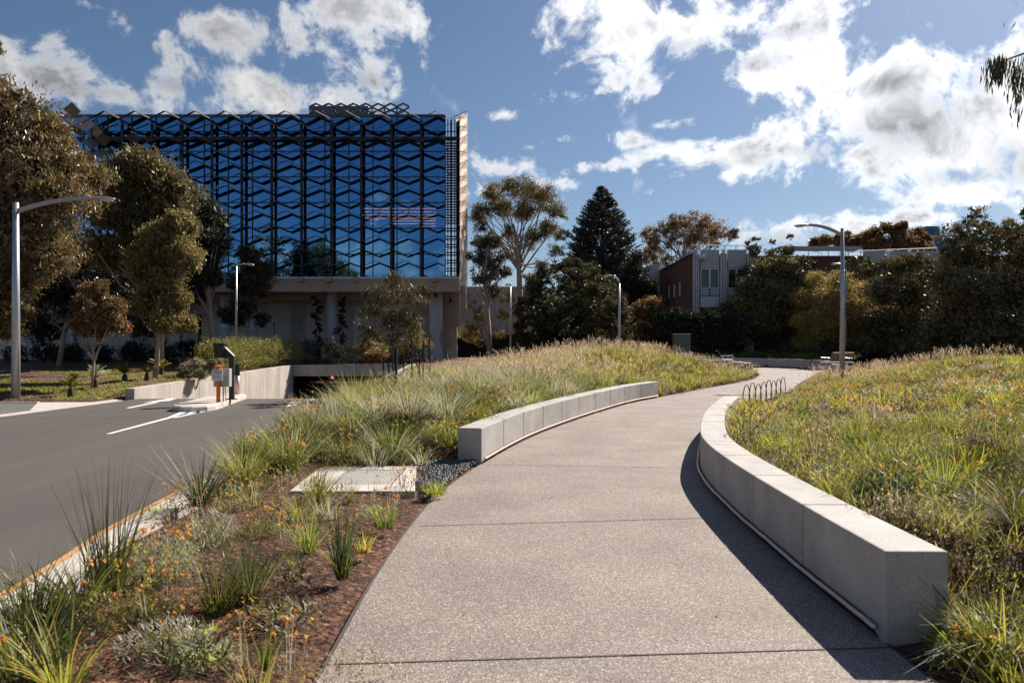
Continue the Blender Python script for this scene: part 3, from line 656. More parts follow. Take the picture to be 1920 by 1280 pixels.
lamp((443-960)/FPX*39, 39, .55, 5.45, 1, .45, 'slim pale street lamp with a short flat arm behind the hedge', 'flat', .075, headL=.5)
lamp((1161-960)/FPX*38.3, 38.3, .6, 4.35, -1, .35, 'street lamp with a small hooked arm in front of the round dome tree', 'hook', .085, headL=.55)
lamp((957-960)/FPX*47, 47, .6, 5.05, -1, .05, 'thin street lamp pole beside the tall gum in the middle', 'flat', .075, headL=.3)
lamp((1586-960)/FPX*44, 44, .6, 6.0, -1, .3, 'pale twin street lamp head showing just behind the right lamp post', 'flat', .07, headL=.65)
# ------------------------------------------------------------------ glass building with folded bronze sunscreen
def X_(px, d): return (px-960)/FPX*d
def Z_(py, d): return CZ-(py-H0)/FPX*d
gb = empty('glass_building', (0, 53, .6), 0, 'long blue glass building wrapped in a zigzag bronze sunscreen, raised on concrete columns', 'building')
ox, oy, oz = 0, 53, .6
def bb(mb, x0, x1, y0, y1, z0, z1): return mb.box(x0-ox, x1-ox, y0-oy, y1-oy, z0-oz, z1-oz)
GX0, GX1 = X_(112, 53), X_(835, 53); zb_, zt_ = Z_(520, 53), Z_(218, 53)
mb = MB()   # dark body
mb.slab([(GX0, .9), (GX1-.07, .9), (GX1-2.3, 20), (GX0+8, 20)], zb_-oz-.3, zt_-oz-.05); mb.slab([(GX0-14, 4.4), (GX0, 4.4), (GX0, 20), (GX0-14, 20)], 0, zb_-oz); mb.build('body', M['darkin'], gb)
mb = MB(); mb.slab([(GX0, -.05), (GX1, -.05), (GX1-2.3, 20), (GX0+8, 20)], zt_-oz-.04, zt_-oz+.12); mb.build('roof', M['slate'], gb)
rows = [520, 477, 428, 380, 332, 284, 219]; rn = random.Random(8); NC = 16
for r_ in range(6):
    for c_ in range(NC):
        x0 = GX0+(GX1-GX0)*c_/NC+.02; x1 = GX0+(GX1-GX0)*(c_+1)/NC-.02; z0, z1 = Z_(rows[r_], 53)+.025, Z_(rows[r_+1], 53)-.025
        a, b = rn.uniform(-.004, .004), rn.uniform(-.004, .004)
        mb = MB(); mb.add([(x0, a-b, z0-oz), (x1, -a-b, z0-oz), (x1, -a+b, z1-oz), (x0, a+b, z1-oz)], [(0, 1, 2, 3)]); mb.build('window_pane', M['glass'], gb)
mb = MB()
for c_ in range(NC+1): x = GX0+(GX1-GX0)*c_/NC; mb.box(x-.03, x+.03, -.06, .07, zb_-oz, zt_-oz)
for q in rows: z = Z_(q, 53)-oz; mb.box(GX0+.03, GX1-.03, -.045, .055, z-.03, z+.03)
mb.build('mullions', M['black'], gb)
mb = MB()   # rows of warm glowing strips, added behind the glass for its pinkish lines
for i, (xa, xb, yy) in enumerate([(682,817,391),(684,817,397.5),(680,817,403),(684,817,409.5),(694,710,413),(736,817,414),(694,702,419),(736,817,419.5),(790,817,424.5)]):
    bb(mb, X_(xa, 53.4), X_(xb, 53.4), 53.4, 53.43, Z_(yy, 53.4)-.018, Z_(yy, 53.4)+.018)
mb.build('glow_strips', M['glow'], gb)
PR0, PER = X_(845, 52.2), 56.4/FPX*52.2
def fin_row(k):
    zp = Z_(209+23.35*k, 52.2); tiltk = (H0-(209+23.35*k))/FPX*.82-.0; amp = .41 if k else .54; ph = 0 if k % 2 == 0 else .5
    pts = []; x = PR0-.0; n = 0; j = 0
    xs = [PR0+(i-60)*PER/2 for i in range(0, 64)]
    pts = []
    for i, x in enumerate(xs):
        val = (i-60) % 2 == 0; low = val if k % 2 == 0 else not val
        if x < X_(150, 52.2) or x > X_(872, 52.2): continue
        pts.append((x, zp-(amp if low else 0)))
    pts.append((X_(876, 51.9), zp-(0 if k % 2 == 0 else amp*.9)+.02)) if pts[-1][0] < X_(870, 52) else None
    mb = MB()
    for (xa, za), (xb, zb) in zip(pts[:-1], pts[1:]):
        t = .026; ya, yb = 52.02, 52.46; rs_ = .44*tiltk*1.1
        mb.hexa([(xa, ya-oy, za-oz-t), (xb, ya-oy, zb-oz-t), (xb, yb-oy, zb-oz-t+rs_), (xa, yb-oy, za-oz-t+rs_)], [(xa, ya-oy, za-oz), (xb, ya-oy, zb-oz), (xb, yb-oy, zb-oz+rs_), (xa, yb-oy, za-oz+rs_)])
    mb.build('sunscreen_fin', M['fin'], gb)
for k in range(14): fin_row(k)
for i in range(13):
    x = PR0-i*PER
    if i == 0: w = .06
    else: w = .085
    mb = MB(); mb.box(x-w, x+w, 52.47-oy, 52.62-oy, zb_-oz, Z_(224, 52.3)-oz); mb.build('screen_post', M['darksteel'], gb)
mb = MB(); bb(mb, X_(140, 52.6), X_(862, 52.6), 52.64, 52.9, Z_(262, 52.6), Z_(256, 52.6)); bb(mb, X_(140, 52.6), X_(862, 52.6), 52.64, 52.7, Z_(247, 52.6), Z_(245.5, 52.6)); mb.build('walkway', M['darksteel'], gb)
mb = MB()   # open corner lattice where the sky shows through
for q in range(268, 520, 5):
    if q % 3 or q < 420: bb(mb, X_(836, 54), X_(856, 54), 54, 54.25, Z_(q, 54)-.035, Z_(q, 54)+.035)
for q in (839, 846, 852): bb(mb, X_(q, 54), X_(q, 54)+.07, 53.9, 53.98, zb_, Z_(224, 54))
mb.build('corner_lattice', M['darksteel'], gb)
mb = MB(); bb(mb, X_(855.5, 53.2), X_(862.5, 53.2), 53.0, 53.3, zb_, Z_(231, 53.2)); mb.build('corner_post', M['black'], gb)
mb = MB()   # folded champagne corner panel
xi, xo = X_(862, 52), X_(876.5, 52); zz = [Z_(212+11.65*i, 52)-oz for i in range(29)]; vs = []
for i, z in enumerate(zz):
    o_ = (.0 if i % 2 == 0 else -.22); Zs = lambda y: CZ-oz+(z+oz-CZ)*(oy+y)/52; vs += [(X_(876.5, oy+5.0), 5.0, Zs(5.0)), (X_(869, oy+2.2)+o_*.5, 2.2, Zs(2.2)-.2*(i == 0)), (xi, -.95, z-.42*(i == 0))]
fs = []
for i in range(28): a = 3*i; fs += [(a, a+1, a+4, a+3), (a+1, a+2, a+5, a+4)]
mb.add(vs, fs); mb.add([(x-.25, y, z) for x, y, z in vs], [f[::-1] for f in fs])
mb.build('corner_panel', M['tan'], gb)
mb = MB(); bb(mb, X_(863, 52), X_(873, 52), 52.2, 53, Z_(580, 52), Z_(535, 52)); mb.build('corner_foot', M['tan'], gb)
# diamond scales at the left corner
for i, (cx, cy, s_, rx, rz) in enumerate([(135,207,15,.35,.5),(87,210,12,.3,-.3),(160,232,20,-.5,.6),(193,262,14,.6,.2),(143,245,14,.9,-.4),(170,268,15,-.4,.8),(250,260,14,.7,.1),(165,292,15,.5,-.6),(190,288,15,-.6,.4),(165,398,15,.5,.3),(190,420,16,-.5,-.4),(165,440,14,.8,.5),(75,490,18,.2,.7),(182,250,16,.4,-.5)]):
    r_ = s_/FPX*51.6; c = Vector((X_(cx, 51.6), 51.6-oy, Z_(cy, 51.6)-oz)); R = Matrix.Rotation(rz, 3, 'Z') @ Matrix.Rotation(rx, 3, 'X')
    q = [R @ Vector(p) for p in ((-r_, 0, 0), (0, 0, -r_), (r_, 0, 0), (0, 0, r_))]; n_ = R @ Vector((0, .04, 0))
    mb = MB(); mb.hexa([c+p for p in q], [c+p+n_ for p in q]); mb.build('diamond_panel', M['silver'], gb)
# rooftop screen
d_ = 58; per = 23.35; mb = MB(); mb2 = MB()
for i in range(8):
    x0, x1 = X_(580.5+per*i, d_), X_(580.5+per*(i+1), d_); xc = (x0+x1)/2; h = .0414
    def zc(q): return Z_(q, d_)-oz
    for (p, v, t) in ((192.5, 198, 2.6), (205.2, 199.4, 2.6), (204.8, 210.4, 3), (218, 211, 3.4)):
        mb.prism([(x0, zc(v)), (x0, zc(v+t)), (xc, zc(p+t)), (x1, zc(v+t)), (x1, zc(v)), (xc, zc(p))], d_-oy+(.0 if p < v else .012), d_-oy+.2)
    mb.box(x0-.05, x0+.05, d_-oy+.02, d_-oy+.19, zc(218), zc(199))
mb.build('roof_screen', M['slate'], gb)
bb(mb2, X_(583, 62), X_(690, 62), 62, 66, Z_(222, 62), Z_(199, 62)); mb2.build('plant_room', M['slate'], gb)
# fascia, soffit, brackets
mb = MB(); bb(mb, X_(-120, 52), X_(862, 52), 51.6, 52.2, Z_(547, 51.6), Z_(523, 51.6)); mb.build('fascia', M['fascia'], gb, bevel=.01)
mb = MB(); bb(mb, X_(100, 52), X_(862.5, 52), 51.52, 52.6, Z_(523, 51.6)+.003, Z_(519, 51.6)); mb.build('ledge', M['trimwhite'], gb)
mb = MB(); bb(mb, X_(100, 52), X_(861, 52), 52.21, 58, Z_(540, 52), Z_(530, 52)); bb(mb, X_(100, 54), X_(858, 54), 54, 54.3, Z_(563, 54), Z_(540, 54)); mb.build('soffit', M['fascia'], gb)
for q, w in ((515, 4), (565, 4), (617, 7), (667, 3), (816, 4), (465, 4), (405, 4)):
    mb = MB(); bb(mb, X_(q-w, 51.4), X_(q+w, 51.4), 51.1, 51.6, Z_(528, 51.4), Z_(520.5, 51.4)); mb.build('beam_end', M['tan'], gb)
# ground floor
mb = MB(); z0, z1 = .0, Z_(540, 56)-oz
for (a, b) in ((356, 371), (404, 545), (574, 857)): mb.box(X_(a, 56), X_(b, 56), 56-oy, 56.3-oy, z0, z1)
for (a, b, q) in ((371, 404, 590), (545, 574, 570)): mb.box(X_(a, 56), X_(b, 56), 56-oy, 56.3-oy, Z_(q, 56)-oz, z1)
mb.box(X_(-120, 56), X_(356, 56), 57-oy, 57.3-oy, 0, z1)
mb.build('ground_floor_wall', M['render_'], gb)
mb = MB(); bb(mb, X_(371, 56.2), X_(404, 56.2), 56.32, 56.4, .6, 6); mb.build('dark_doorway', M['darkglass'], gb)
mb = MB(); bb(mb, X_(544, 56.2), X_(575, 56.2), 56.6, 56.9, .6, 6); mb.build('recess', M['colconc'], gb)
mb = MB(); bb(mb, X_(440, 55), X_(838, 55), 55.2, 55.9, Z_(566, 55), Z_(551, 55)); mb.build('canopy_beam', M['render_'], gb, bevel=.01)
for q, w in ((128, 9), (240, 9), (327, 9)):
    mb = MB(); bb(mb, X_(q-w, 55), X_(q+w, 55), 55, 55.6, .4, Z_(548, 55)); mb.build('column', M['colconc'], gb)
for q, w in ((469, 11), (620, 10.5), (656, 6)):
    mb = MB(); mb.lathe((X_(q, 53), 53.4-oy if q != 656 else 2, 0), [(w/FPX*53, -.1), (w/FPX*53, Z_(549, 53)-oz)], 20); mb.build('column', M['colconc'], gb, smooth=False)
ol = catmull([(806,540),(805.6,580),(806,618),(809.5,632),(809,648),(807,675)], 5); orr = catmull([(829.3,540),(829.3,580),(829,615),(824,628),(823.4,640),(829,655),(829.8,675)], 5)
mb = MB(); Y = 53
for i in range(12):
    t0, t1 = i/12, (i+1)/12; y0, y1 = 540+135*t0, 540+135*t1
    f = lambda C, y: X_(np.interp(y, C[:, 1], C[:, 0]), Y)
    mb.hexa([(f(ol, y1), 0, Z_(y1, Y)-oz), (f(orr, y1), 0, Z_(y1, Y)-oz), (f(orr, y1), .7, Z_(y1, Y)-oz), (f(ol, y1), .7, Z_(y1, Y)-oz)], [(f(ol, y0), 0, Z_(y0, Y)-oz), (f(orr, y0), 0, Z_(y0, Y)-oz), (f(orr, y0), .7, Z_(y0, Y)-oz), (f(ol, y0), .7, Z_(y0, Y)-oz)])
mb.build('column', M['colconc'], gb)
for q, n_, rr in ((419, 9, 11), (54, 4, 14)):
    prof = []; zA, zB = 0, Z_(548, 53)-oz
    for j in range(60):
        t = j/59; prof.append((rr/FPX*53*(.78+.22*abs(sin(t*pi*n_))), zA+(zB-zA)*t))
    mb = MB(); mb.lathe((X_(q, 53), .4, 0), prof, 18); mb.build('beaded_column', M['colconc'], gb, smooth=True)
pts = [(831,549),(861,549),(860,596),(859,611),(852,612.5),(847,616),(844,623),(846,628.5),(849.6,629),(848.7,648),(842,650.5),(839,656),(837,675),(831,675)]
mb = MB(); mb.prism([(X_(a, 54.5), Z_(b, 54.5)-oz) for a, b in pts], 1.5, 2.2); mb.build('arched_pier', M['tan'], gb)
for q, y_ in ((816.5, 552), (844, 561)):
    mb = MB(); mb.tube([(X_(q, 51.5), -1.6, Z_(y_-5, 51.5)-oz), (X_(q, 51.5), -1.55, Z_(y_, 51.5)-oz), (X_(q, 51.5)+.05, -1.75, Z_(y_+4, 51.5)-oz)], [.04, .1, .12], 8); mb.build('spotlight', M['black'], gb)

# ------------------------------------------------------------------ pale fluted building behind the gum trees
b2 = empty('fluted_building', (X_(918, 72), 72, .6), 0, 'low grey building with fluted concrete panels half hidden behind the middle gum trees', 'building')
mb = MB(); w = 4.2
for i in range(28): x = -w+i*.3; mb.prism([(x, 2.9), (x, 7.0), (x+.3, 7.0), (x+.3, 2.9)], 0+(i % 2)*.14, .6)
mb.build('fluted_wall', M['fluted'], b2)
mb = MB(); mb.box(-w, w, .61, 8, 0, 7.1); mb.build('body', M['fluted'], b2)
mb = MB(); mb.box(-w, w+.3, -.5, .0, 2.4, 2.86); mb.build('canopy', M['tan'], b2)
mb = MB(); mb.box(-w+.5, w-.2, .3, .60, 0, 2.38); mb.build('dark_recess', M['darkin'], b2)  # near-black box fills the recess below the canopy

# ------------------------------------------------------------------ brick building, right of centre
D = 49.0; bx = X_(1297, D)
b3 = empty('brick_building', (bx, D, .55), 0, 'two storey dark brick building with grey panels, white framed windows and a roof railing', 'building')
zz_ = lambda py, d=D: Z_(py, d)-.55
mb = MB(); mb.box(0, .3, .15, 11, 0, zz_(478)); mb.box(.3, 27, .4, .7, 0, zz_(478)); mb.box(.3, 27, .7, 11, zz_(478)-.4, zz_(478)-.05); mb.build('brick_wall', M['brick'], b3)
mb = MB(); mb.box(-.06, .34, .1, 11.05, zz_(478)+.002, zz_(475)); mb.build('coping', M['darksteel'], b3)
for i, y in enumerate((3.2, 5.0, 6.8)):
    mb = MB(); mb.box(-.04, -.005, y, y+.32, zz_(555, 53), zz_(530, 53)); mb.build('narrow_window', M['trimwhite'], b3)
def col(px, w):
    mb = MB(); x = X_(px, D)-bx; n = 3
    for i in range(n): a = x+w*i/n; mb.box(a+.02, a+w/n-.02, -.12, .2, 0, zz_(475)+(.25 if i == 1 else 0))
    mb.box(x, x+w, .21, .38, 0, zz_(476)); mb.build('fluted_pier', M['fluted'], b3)
col(1299, .42); col(1349.5, .46); col(1400, .46)
for (a, b) in ((1313.5, 1348.5), (1364.5, 1399)):
    xa, xb = X_(a, D)-bx, X_(b, D)-bx
    mb = MB(); mb.box(xa, xb, .0, .2, zz_(502), zz_(468)); mb.build('upper_panel', M['panel'], b3)
    mb = MB(); xm = (xa+xb)/2+.0
    for (p, q) in ((xa, xa+.07), (xm-.06, xm+.06), (xb-.07, xb)): mb.box(p, q, .05, .16, zz_(539.5), zz_(503))
    mb.box(xa, xb, .03, .17, zz_(541), zz_(539)); mb.box(xa, xb, .03, .17, zz_(505), zz_(502.6)); f = mb.build('window_frame', M['trimwhite'], b3)
    mb = MB(); mb.box(xa+.03, xb-.03, .18, .22, zz_(539), zz_(505)); mb.build('window', M['darkglass'], b3)
    mb = MB(); mb.box(xa, xm-.04, .04, .16, zz_(554), zz_(541.6)); mb.box(xm+.04, xb, .04, .16, zz_(554), zz_(541.6)); mb.build('sill_panel', M['panel'], b3)
    mb = MB(); mb.box(xa, xb, .02, .16, zz_(576), zz_(555.5)); mb.build('spandrel', M['trimwhite'], b3)
    mb = MB(); mb.box(xa+.05, xb-.05, .1, .3, zz_(640), zz_(600)); mb.build('window', M['darkglass'], b3)
for (a, b, y0, y1) in ((1500, 1578, 463.5, 469.5),):
    mb = MB(); mb.box(X_(a, D)-bx-1.5, X_(b, D)-bx+1, -.5, .38, zz_(y1), zz_(y0)); mb.build('roof_strip', M['galv'], b3)
for (a, b) in ((1623, 1657), (1668, 1703), (1712, 1760)):
    mb = MB(); mb.box(X_(a, D)-bx, X_(b, D)-bx, -.1, .38, zz_(500), zz_(471)); mb.build('upper_panel', M['panel'], b3)
mb = MB()   # roof railing
zr = zz_(460.5)
def rail(x0, y0, x1, y1, zt, n):
    mb.tube([(x0, y0, zt), (x1, y1, zt)], .035, 6); mb.tube([(x0, y0, zt-.38), (x1, y1, zt-.38)], .022, 6)
    for i in range(n+1): t = i/n; mb.tube([(x0+(x1-x0)*t, y0+(y1-y0)*t, zt-.9), (x0+(x1-x0)*t, y0+(y1-y0)*t, zt)], .028, 6)
rail(.1, .2, .1, 10.8, zz_(459), 7); rail(.1, .2, X_(1402, D)-bx, .2, zz_(459), 5); mb.build('roof_railing', M['trimwhite'], b3); mb = MB(); rail(X_(1500, D)-bx, 2, X_(1616, D)-bx, 2, zz_(462), 3); rail(X_(1616, D)-bx, 2, X_(1760, D)-bx, .2, zz_(464), 7)
mb.build('roof_railing', M['trimwhite'], b3)
mb = MB(); mb.box(.35, .85, -.35, .1, zz_(488), zz_(478)); mb.box(.4, .8, -.55, -.36, zz_(486), zz_(480)); mb.build('wall_light', M['trimwhite'], b3, bevel=.02)
mb = MB(); mb.box(X_(1216, 60)-bx, -.02, 10.6, 14, 0, zz_(497, 60)); mb.build('rear_wing', M['panel'], b3)
for x in (X_(1312, D)-bx, X_(1332, D)-bx):
    mb = MB(); mb.tube([(x, .5, zz_(475)), (x, .5, zz_(449))], .03, 6); mb.tube([(x-.1, .5, zz_(455)), (x+.1, .5, zz_(451))], .05, 6); mb.build('roof_vent', M['trimwhite'], b3)
b4 = empty('blue_tower', (X_(1749, 110), 110, .6), 0, 'small blue glass tower top rising behind the far trees on the right', 'building')
mb = MB(); mb.box(-1.0, 1.0, 0, 3, 0, Z_(424, 110)-.6); mb.build('tower_glass', M['tower'], b4)
mb = MB(); mb.box(-1.1, 4.5, -.1, 4, Z_(446, 110)-.6, Z_(441, 110)-.6); mb.build('roof_slab', M['panel'], b4)
mb = MB(); mb.box(1.01, 4.2, .1, 3, 0, Z_(446.3, 110)-.6); mb.build('annex', M['tower'], b4)
# utility box
ub = empty('utility_cabinet', (X_(1278, 40), 40, .62), 0, 'pale green utility cabinet standing behind the mound before the dark shrubs', 'cabinet')
mb = MB(); mb.box(-.43, .43, -.2, .3, 0, 1.75-.0); mb.build('box', M['green'], ub, bevel=.01)
mb = MB(); mb.box(-.46, .46, -.23, .33, 1.753, 1.80); mb.build('lid', M['greybox'], ub)
# ------------------------------------------------------------------ blades
def blades(P, az, H, lean, Wd, C, droop=.3, seg=3, twist=None, tipc=None):
    N = len(P); t = np.linspace(0, 1, seg+1)[None, :]; H = np.asarray(H)[:, None]; lean = np.asarray(lean)[:, None]; dr = np.asarray(droop)*np.ones((N, 1)) if np.ndim(droop) == 0 else np.asarray(droop)[:, None]
    h = H*(t*np.cos(lean*.6)-dr*t**2.4*.75); o = H*(np.sin(lean)*t+dr*t**2*.85)
    x = P[:, 0:1]+np.cos(az)[:, None]*o; y = P[:, 1:2]+np.sin(az)[:, None]*o; z = P[:, 2:3]+h
    a2 = az+pi/2+RNG.normal(0, .5, N) if twist is None else twist
    w = np.asarray(Wd)[:, None]*(1-t**1.8*.88)*.5
    dx, dy = np.cos(a2)[:, None]*w, np.sin(a2)[:, None]*w
    V = np.stack([np.stack([x-dx, y-dy, z], -1), np.stack([x+dx, y+dy, z], -1)], 2)   # N,seg+1,2,3
    k = (seg+1)*2; base = (np.arange(N)*k)[:, None]; j = np.arange(seg)[None, :]*2
    F = np.stack([base+j, base+j+1, base+j+3, base+j+2], -1).reshape(-1, 4)
    CC = np.repeat(C[:, None, :], k, 1)
    if tipc is not None:
        f = np.repeat((t[0]**2), 2)[None, :, None]; CC = CC*(1-f)+tipc[:, None, :]*f
    return V.reshape(-1, 3), F, CC.reshape(-1, 3)
def petals(P, R, C, flat=.5):
    """small flower discs: two crossed tilted quads each"""
    N = len(P); out = []
    for q in range(2):
        a = RNG.uniform(0, 2*pi, N); n = np.stack([np.cos(a)*flat, np.sin(a)*flat, np.ones(N)*(1 if q == 0 else .3)], -1); n /= np.linalg.norm(n, axis=1)[:, None]
        u = np.cross(n, [0, 0, 1.0001]); u /= np.linalg.norm(u, axis=1)[:, None]+1e-9; v = np.cross(n, u); r = R[:, None]
        out.append(np.stack([P-u*r, P-v*r, P+u*r, P+v*r], 1))
    V = np.concatenate(out, 0).reshape(-1, 3); F = np.arange(len(V)).reshape(-1, 4); C2 = np.repeat(np.concatenate([C, C], 0), 4, 0)
    return V, F, C2
def merge(parts):
    V = []; F = []; C = []; k = 0
    for v, f, c in parts: V.append(v); F.append(f+k); C.append(c); k += len(v)
    return np.concatenate(V), np.concatenate(F), np.concatenate(C)
pick = lambda pal, N, j=.18: np.array(pal)[RNG.integers(0, len(pal), N)]*RNG.uniform(1-j, 1+j, (N, 1))*RNG.uniform(.93, 1.07, (N, 3))
PAL = dict(
 green=[(.15,.17,.022),(.26,.265,.035),(.075,.09,.018),(.34,.32,.05)], lime=[(.42,.42,.045),(.34,.38,.08),(.22,.29,.045)], deep=[(.035,.055,.022),(.05,.075,.025),(.06,.085,.035)],
 silver=[(.42,.40,.26),(.34,.35,.21),(.52,.50,.37),(.24,.26,.13)], straw=[(.54,.43,.22),(.62,.51,.30),(.42,.33,.15),(.32,.29,.11)], gold=[(.50,.37,.08),(.44,.35,.06),(.58,.42,.12),(.26,.24,.05)],
 pink=[(.62,.46,.32),(.72,.58,.42),(.52,.37,.25),(.40,.30,.17)], orange=[(.74,.37,.06),(.80,.48,.11),(.70,.29,.04),(.66,.40,.14)], white=[(.72,.70,.62),(.62,.58,.48)], rustb=[(.13,.075,.035),(.18,.10,.05),(.09,.05,.03)], drygrass=[(.30,.24,.15),(.22,.17,.10),(.38,.31,.2)])
def tuft(P, n, H, sp, Wd, pal, lean=(.05, .75), droop=(.1, .5), seg=3, tip=None):
    """P (N,3) clump bases; returns blade arrays"""
    N = len(P); idx = np.repeat(np.arange(N), n); M_ = len(idx); a = RNG.uniform(0, 2*pi, M_); r = np.sqrt(RNG.uniform(0, 1, M_))*sp*np.repeat(RNG.uniform(.7, 1.3, N), n)
    B = P[idx].copy(); B[:, 0] += np.cos(a)*r; B[:, 1] += np.sin(a)*r; B[:, 2] -= .015
    h = H*np.repeat(RNG.uniform(.65, 1.25, N), n)*RNG.uniform(.55, 1.15, M_)
    cl = pick(pal, N, .45)[idx]*.76+pick(pal, M_)*.24
    az = a+RNG.normal(0, .6, M_)
    return blades(B, az, h, RNG.uniform(*lean, M_), Wd*RNG.uniform(.6, 1.3, M_), cl, RNG.uniform(*droop, M_), seg, tipc=(pick(PAL[tip], M_) if tip else None))
def forbs(P, n, H, sp, pal, lf=.035, lw=.012):
    """leafy stems: small leaves up short stems"""
    N = len(P); idx = np.repeat(np.arange(N), n); M_ = len(idx); a = RNG.uniform(0, 2*pi, M_); r = np.sqrt(RNG.uniform(0, 1, M_))*sp; sc = np.repeat(RNG.uniform(.6, 1.3, N), n)
    B = P[idx].copy(); B[:, 0] += np.cos(a)*r*sc; B[:, 1] += np.sin(a)*r*sc; B[:, 2] += H*RNG.uniform(0, 1, M_)*sc*(1-.5*(r/sp)**2)
    cl = pick(pal, N, .45)[idx]*.76+pick(pal, M_)*.24
    return blades(B, RNG.uniform(0, 2*pi, M_), np.full(M_, lf)*RNG.uniform(.6, 1.5, M_), RNG.uniform(.2, 1.4, M_), np.full(M_, lw), cl, RNG.uniform(0, .5, M_), 1)
def flowers(P, n, H, sp, pal, R=.014, stem='green'):
    N = len(P); idx = np.repeat(np.arange(N), n); M_ = len(idx); a = RNG.uniform(0, 2*pi, M_); r = np.sqrt(RNG.uniform(0, 1, M_))*sp
    B = P[idx].copy(); hh = H*RNG.uniform(.6, 1.15, M_); az = a; ln = RNG.uniform(.05, .35, M_)
    B[:, 0] += np.cos(a)*r*.3; B[:, 1] += np.sin(a)*r*.3
    s = blades(B, az, hh, ln, np.full(M_, .005), pick(PAL[stem], M_), np.zeros(M_), 2)
    T = B+np.stack([np.cos(az)*hh*np.sin(ln), np.sin(az)*hh*np.sin(ln), hh*np.cos(ln*.6)], -1)
    K = 3; T2 = np.repeat(T, K, 0)+RNG.normal(0, R*.8, (M_*K, 3)); p = petals(T2, np.full(M_*K, R)*RNG.uniform(.6, 1.2, M_*K), pick(pal, M_*K), .8)
    return merge([s, p])
def seedheads(P, n, H, sp, R=1.0, pal='pink'):
    """feathery pinkish plumes on arching stems"""
    N = len(P); idx = np.repeat(np.arange(N), n); M_ = len(idx); a = RNG.uniform(0, 2*pi, M_); B = P[idx].copy(); B[:, 0] += np.cos(a)*sp*RNG.uniform(0, .5, M_); B[:, 1] += np.sin(a)*sp*RNG.uniform(0, .5, M_)
    hh = H*RNG.uniform(.7, 1.15, M_); ln = RNG.uniform(.1, .55, M_); dr = RNG.uniform(.05, .3, M_)
    s = blades(B, a, hh, ln, np.full(M_, .006), pick(PAL['straw'], M_), dr, 3)
    T = B+np.stack([np.cos(a)*hh*(np.sin(ln)+dr*.85), np.sin(a)*hh*(np.sin(ln)+dr*.85), hh*(np.cos(ln*.6)-dr*.75)], -1)
    K = 7; i2 = np.repeat(np.arange(M_), K); u = np.tile(np.linspace(-.02, .14, K), M_)*R
    Q = T[i2]+np.stack([np.cos(a[i2])*u*.5, np.sin(a[i2])*u*.5, u*.8], -1)
    b = blades(Q, RNG.uniform(0, 2*pi, len(Q)), np.full(len(Q), .055*R)*RNG.uniform(.6, 1.2, len(Q)), RNG.uniform(.2, .9, len(Q)), np.full(len(Q), .011*R), pick(PAL[pal], len(Q)), 0., 1)
    return merge([s, b])
# ------------------------------------------------------------------ scatter
def scatter(n, x0, x1, y0, y1, side, margin=.12, dens=None):
    x = RNG.uniform(x0, x1, n); y = RNG.uniform(y0, y1, n); xl = xat(PLm, y); xr = xat(PRc, y)
    inp = inpoly(PATHPOLY, x, y); dl = dist(PLc, x, y); dr = dist(PRc, x, y)
    if side == 'L':
        off = np.where((y > 10.1) & (y < 23.3), .42, margin); ok = (x < xl) & (dl > off) & (x > xat(KXc, y)+.28) & (y < 41)
        ok &= ~((x > -2.6) & (x < -.95) & (y > 7.9) & (y < 9.8) )
        ok &= ~((x > xl-.75) & (y > 7.9) & (y < 10.4)); ok |= (x > 6) & (dl > .2) & (y < 35.5) & (x < xl)
    else:
        off = np.where((y > 3.8) & (y < 17.2), .40, margin); ok = (x > xr) & (dr > off) & ~((x > 14.2) & (x < 16.6) & (y > 33.6) & (y < 36.9))
    ok &= ~inp
    if side == 'R': ok &= ~((dr < .75) & (y > 16.8) & (y < 23.5)) & ~((dr < .35) & (y > 23))
    # keep what the view could plausibly take in
    ok &= (np.abs(x) < .95*np.maximum(y, .5)+1.2)
    if dens is not None: ok &= RNG.uniform(0, 1, n) < dens(x, y)
    x, y = x[ok], y[ok]; return np.stack([x, y, G(x, y)], -1)
def ns(x, y, f=1.0, p=0.0): return .5+.5*np.sin(x*f*1.7+p+1.3*np.sin(y*f*1.1+p*2))*np.cos(y*f*1.9-p+1.1*np.sin(x*f*.8+p))
gauss = lambda x, c, w: np.exp(-((x-c)/w)**2)
LEFT = dict(x0=-5.4, x1=11.5, y0=2.2, y1=38); RIGHT = dict(x0=2.0, x1=27, y0=2.4, y1=37)
near_bare = lambda x, y: sst(7.5, 12, y)*.87+.15
def stuff(name, parts, label, cat='planting', m='grass'):
    V, F, C = merge(parts); o = npmesh(name, V, F, C, M[m]); tag(o, label, cat, kind='stuff'); return len(F)
tot = 0
# LEFT bed
P1 = scatter(5200, **LEFT, side='L', dens=lambda x, y: near_bare(x, y)*(.35+.65*ns(x, y, .9))*(1-.6*sst(3, 6, x)))            # green/silver tussocks
far = P1[:, 1] > 13
d1 = P1[~far]; d2 = P1[far]
sil = ns(d2[:, 0], d2[:, 1], .5, 1.7)+.25*gauss(d2[:, 0], -2.5, 2) > .62
tot += stuff('meadow_grass', [tuft(d1, 34, .36, .07, .007, PAL['green']+PAL['silver']), tuft(d2[sil], 20, .40, .10, .014, PAL['silver'], lean=(.1, .9)), tuft(d2[~sil], 24, .36, .10, .020, PAL['green']+PAL['lime']+PAL['gold'][:2]+PAL['deep'][:1], lean=(.1, .8))],
   'mixed green and silver grasses filling the left bed and mound', 'grasses')
P2 = scatter(6200, **LEFT, side='L', dens=lambda x, y: np.clip(gauss(np.hypot((x-1.0)/1.0, (y-23.5)/1.5), 0, 3.1)+.3*sst(27, 30, y)*(x < 5)*(x > -.5), 0, 1))  # straw belt
P2 = P2[(P2[:, 1] > 16.5)]
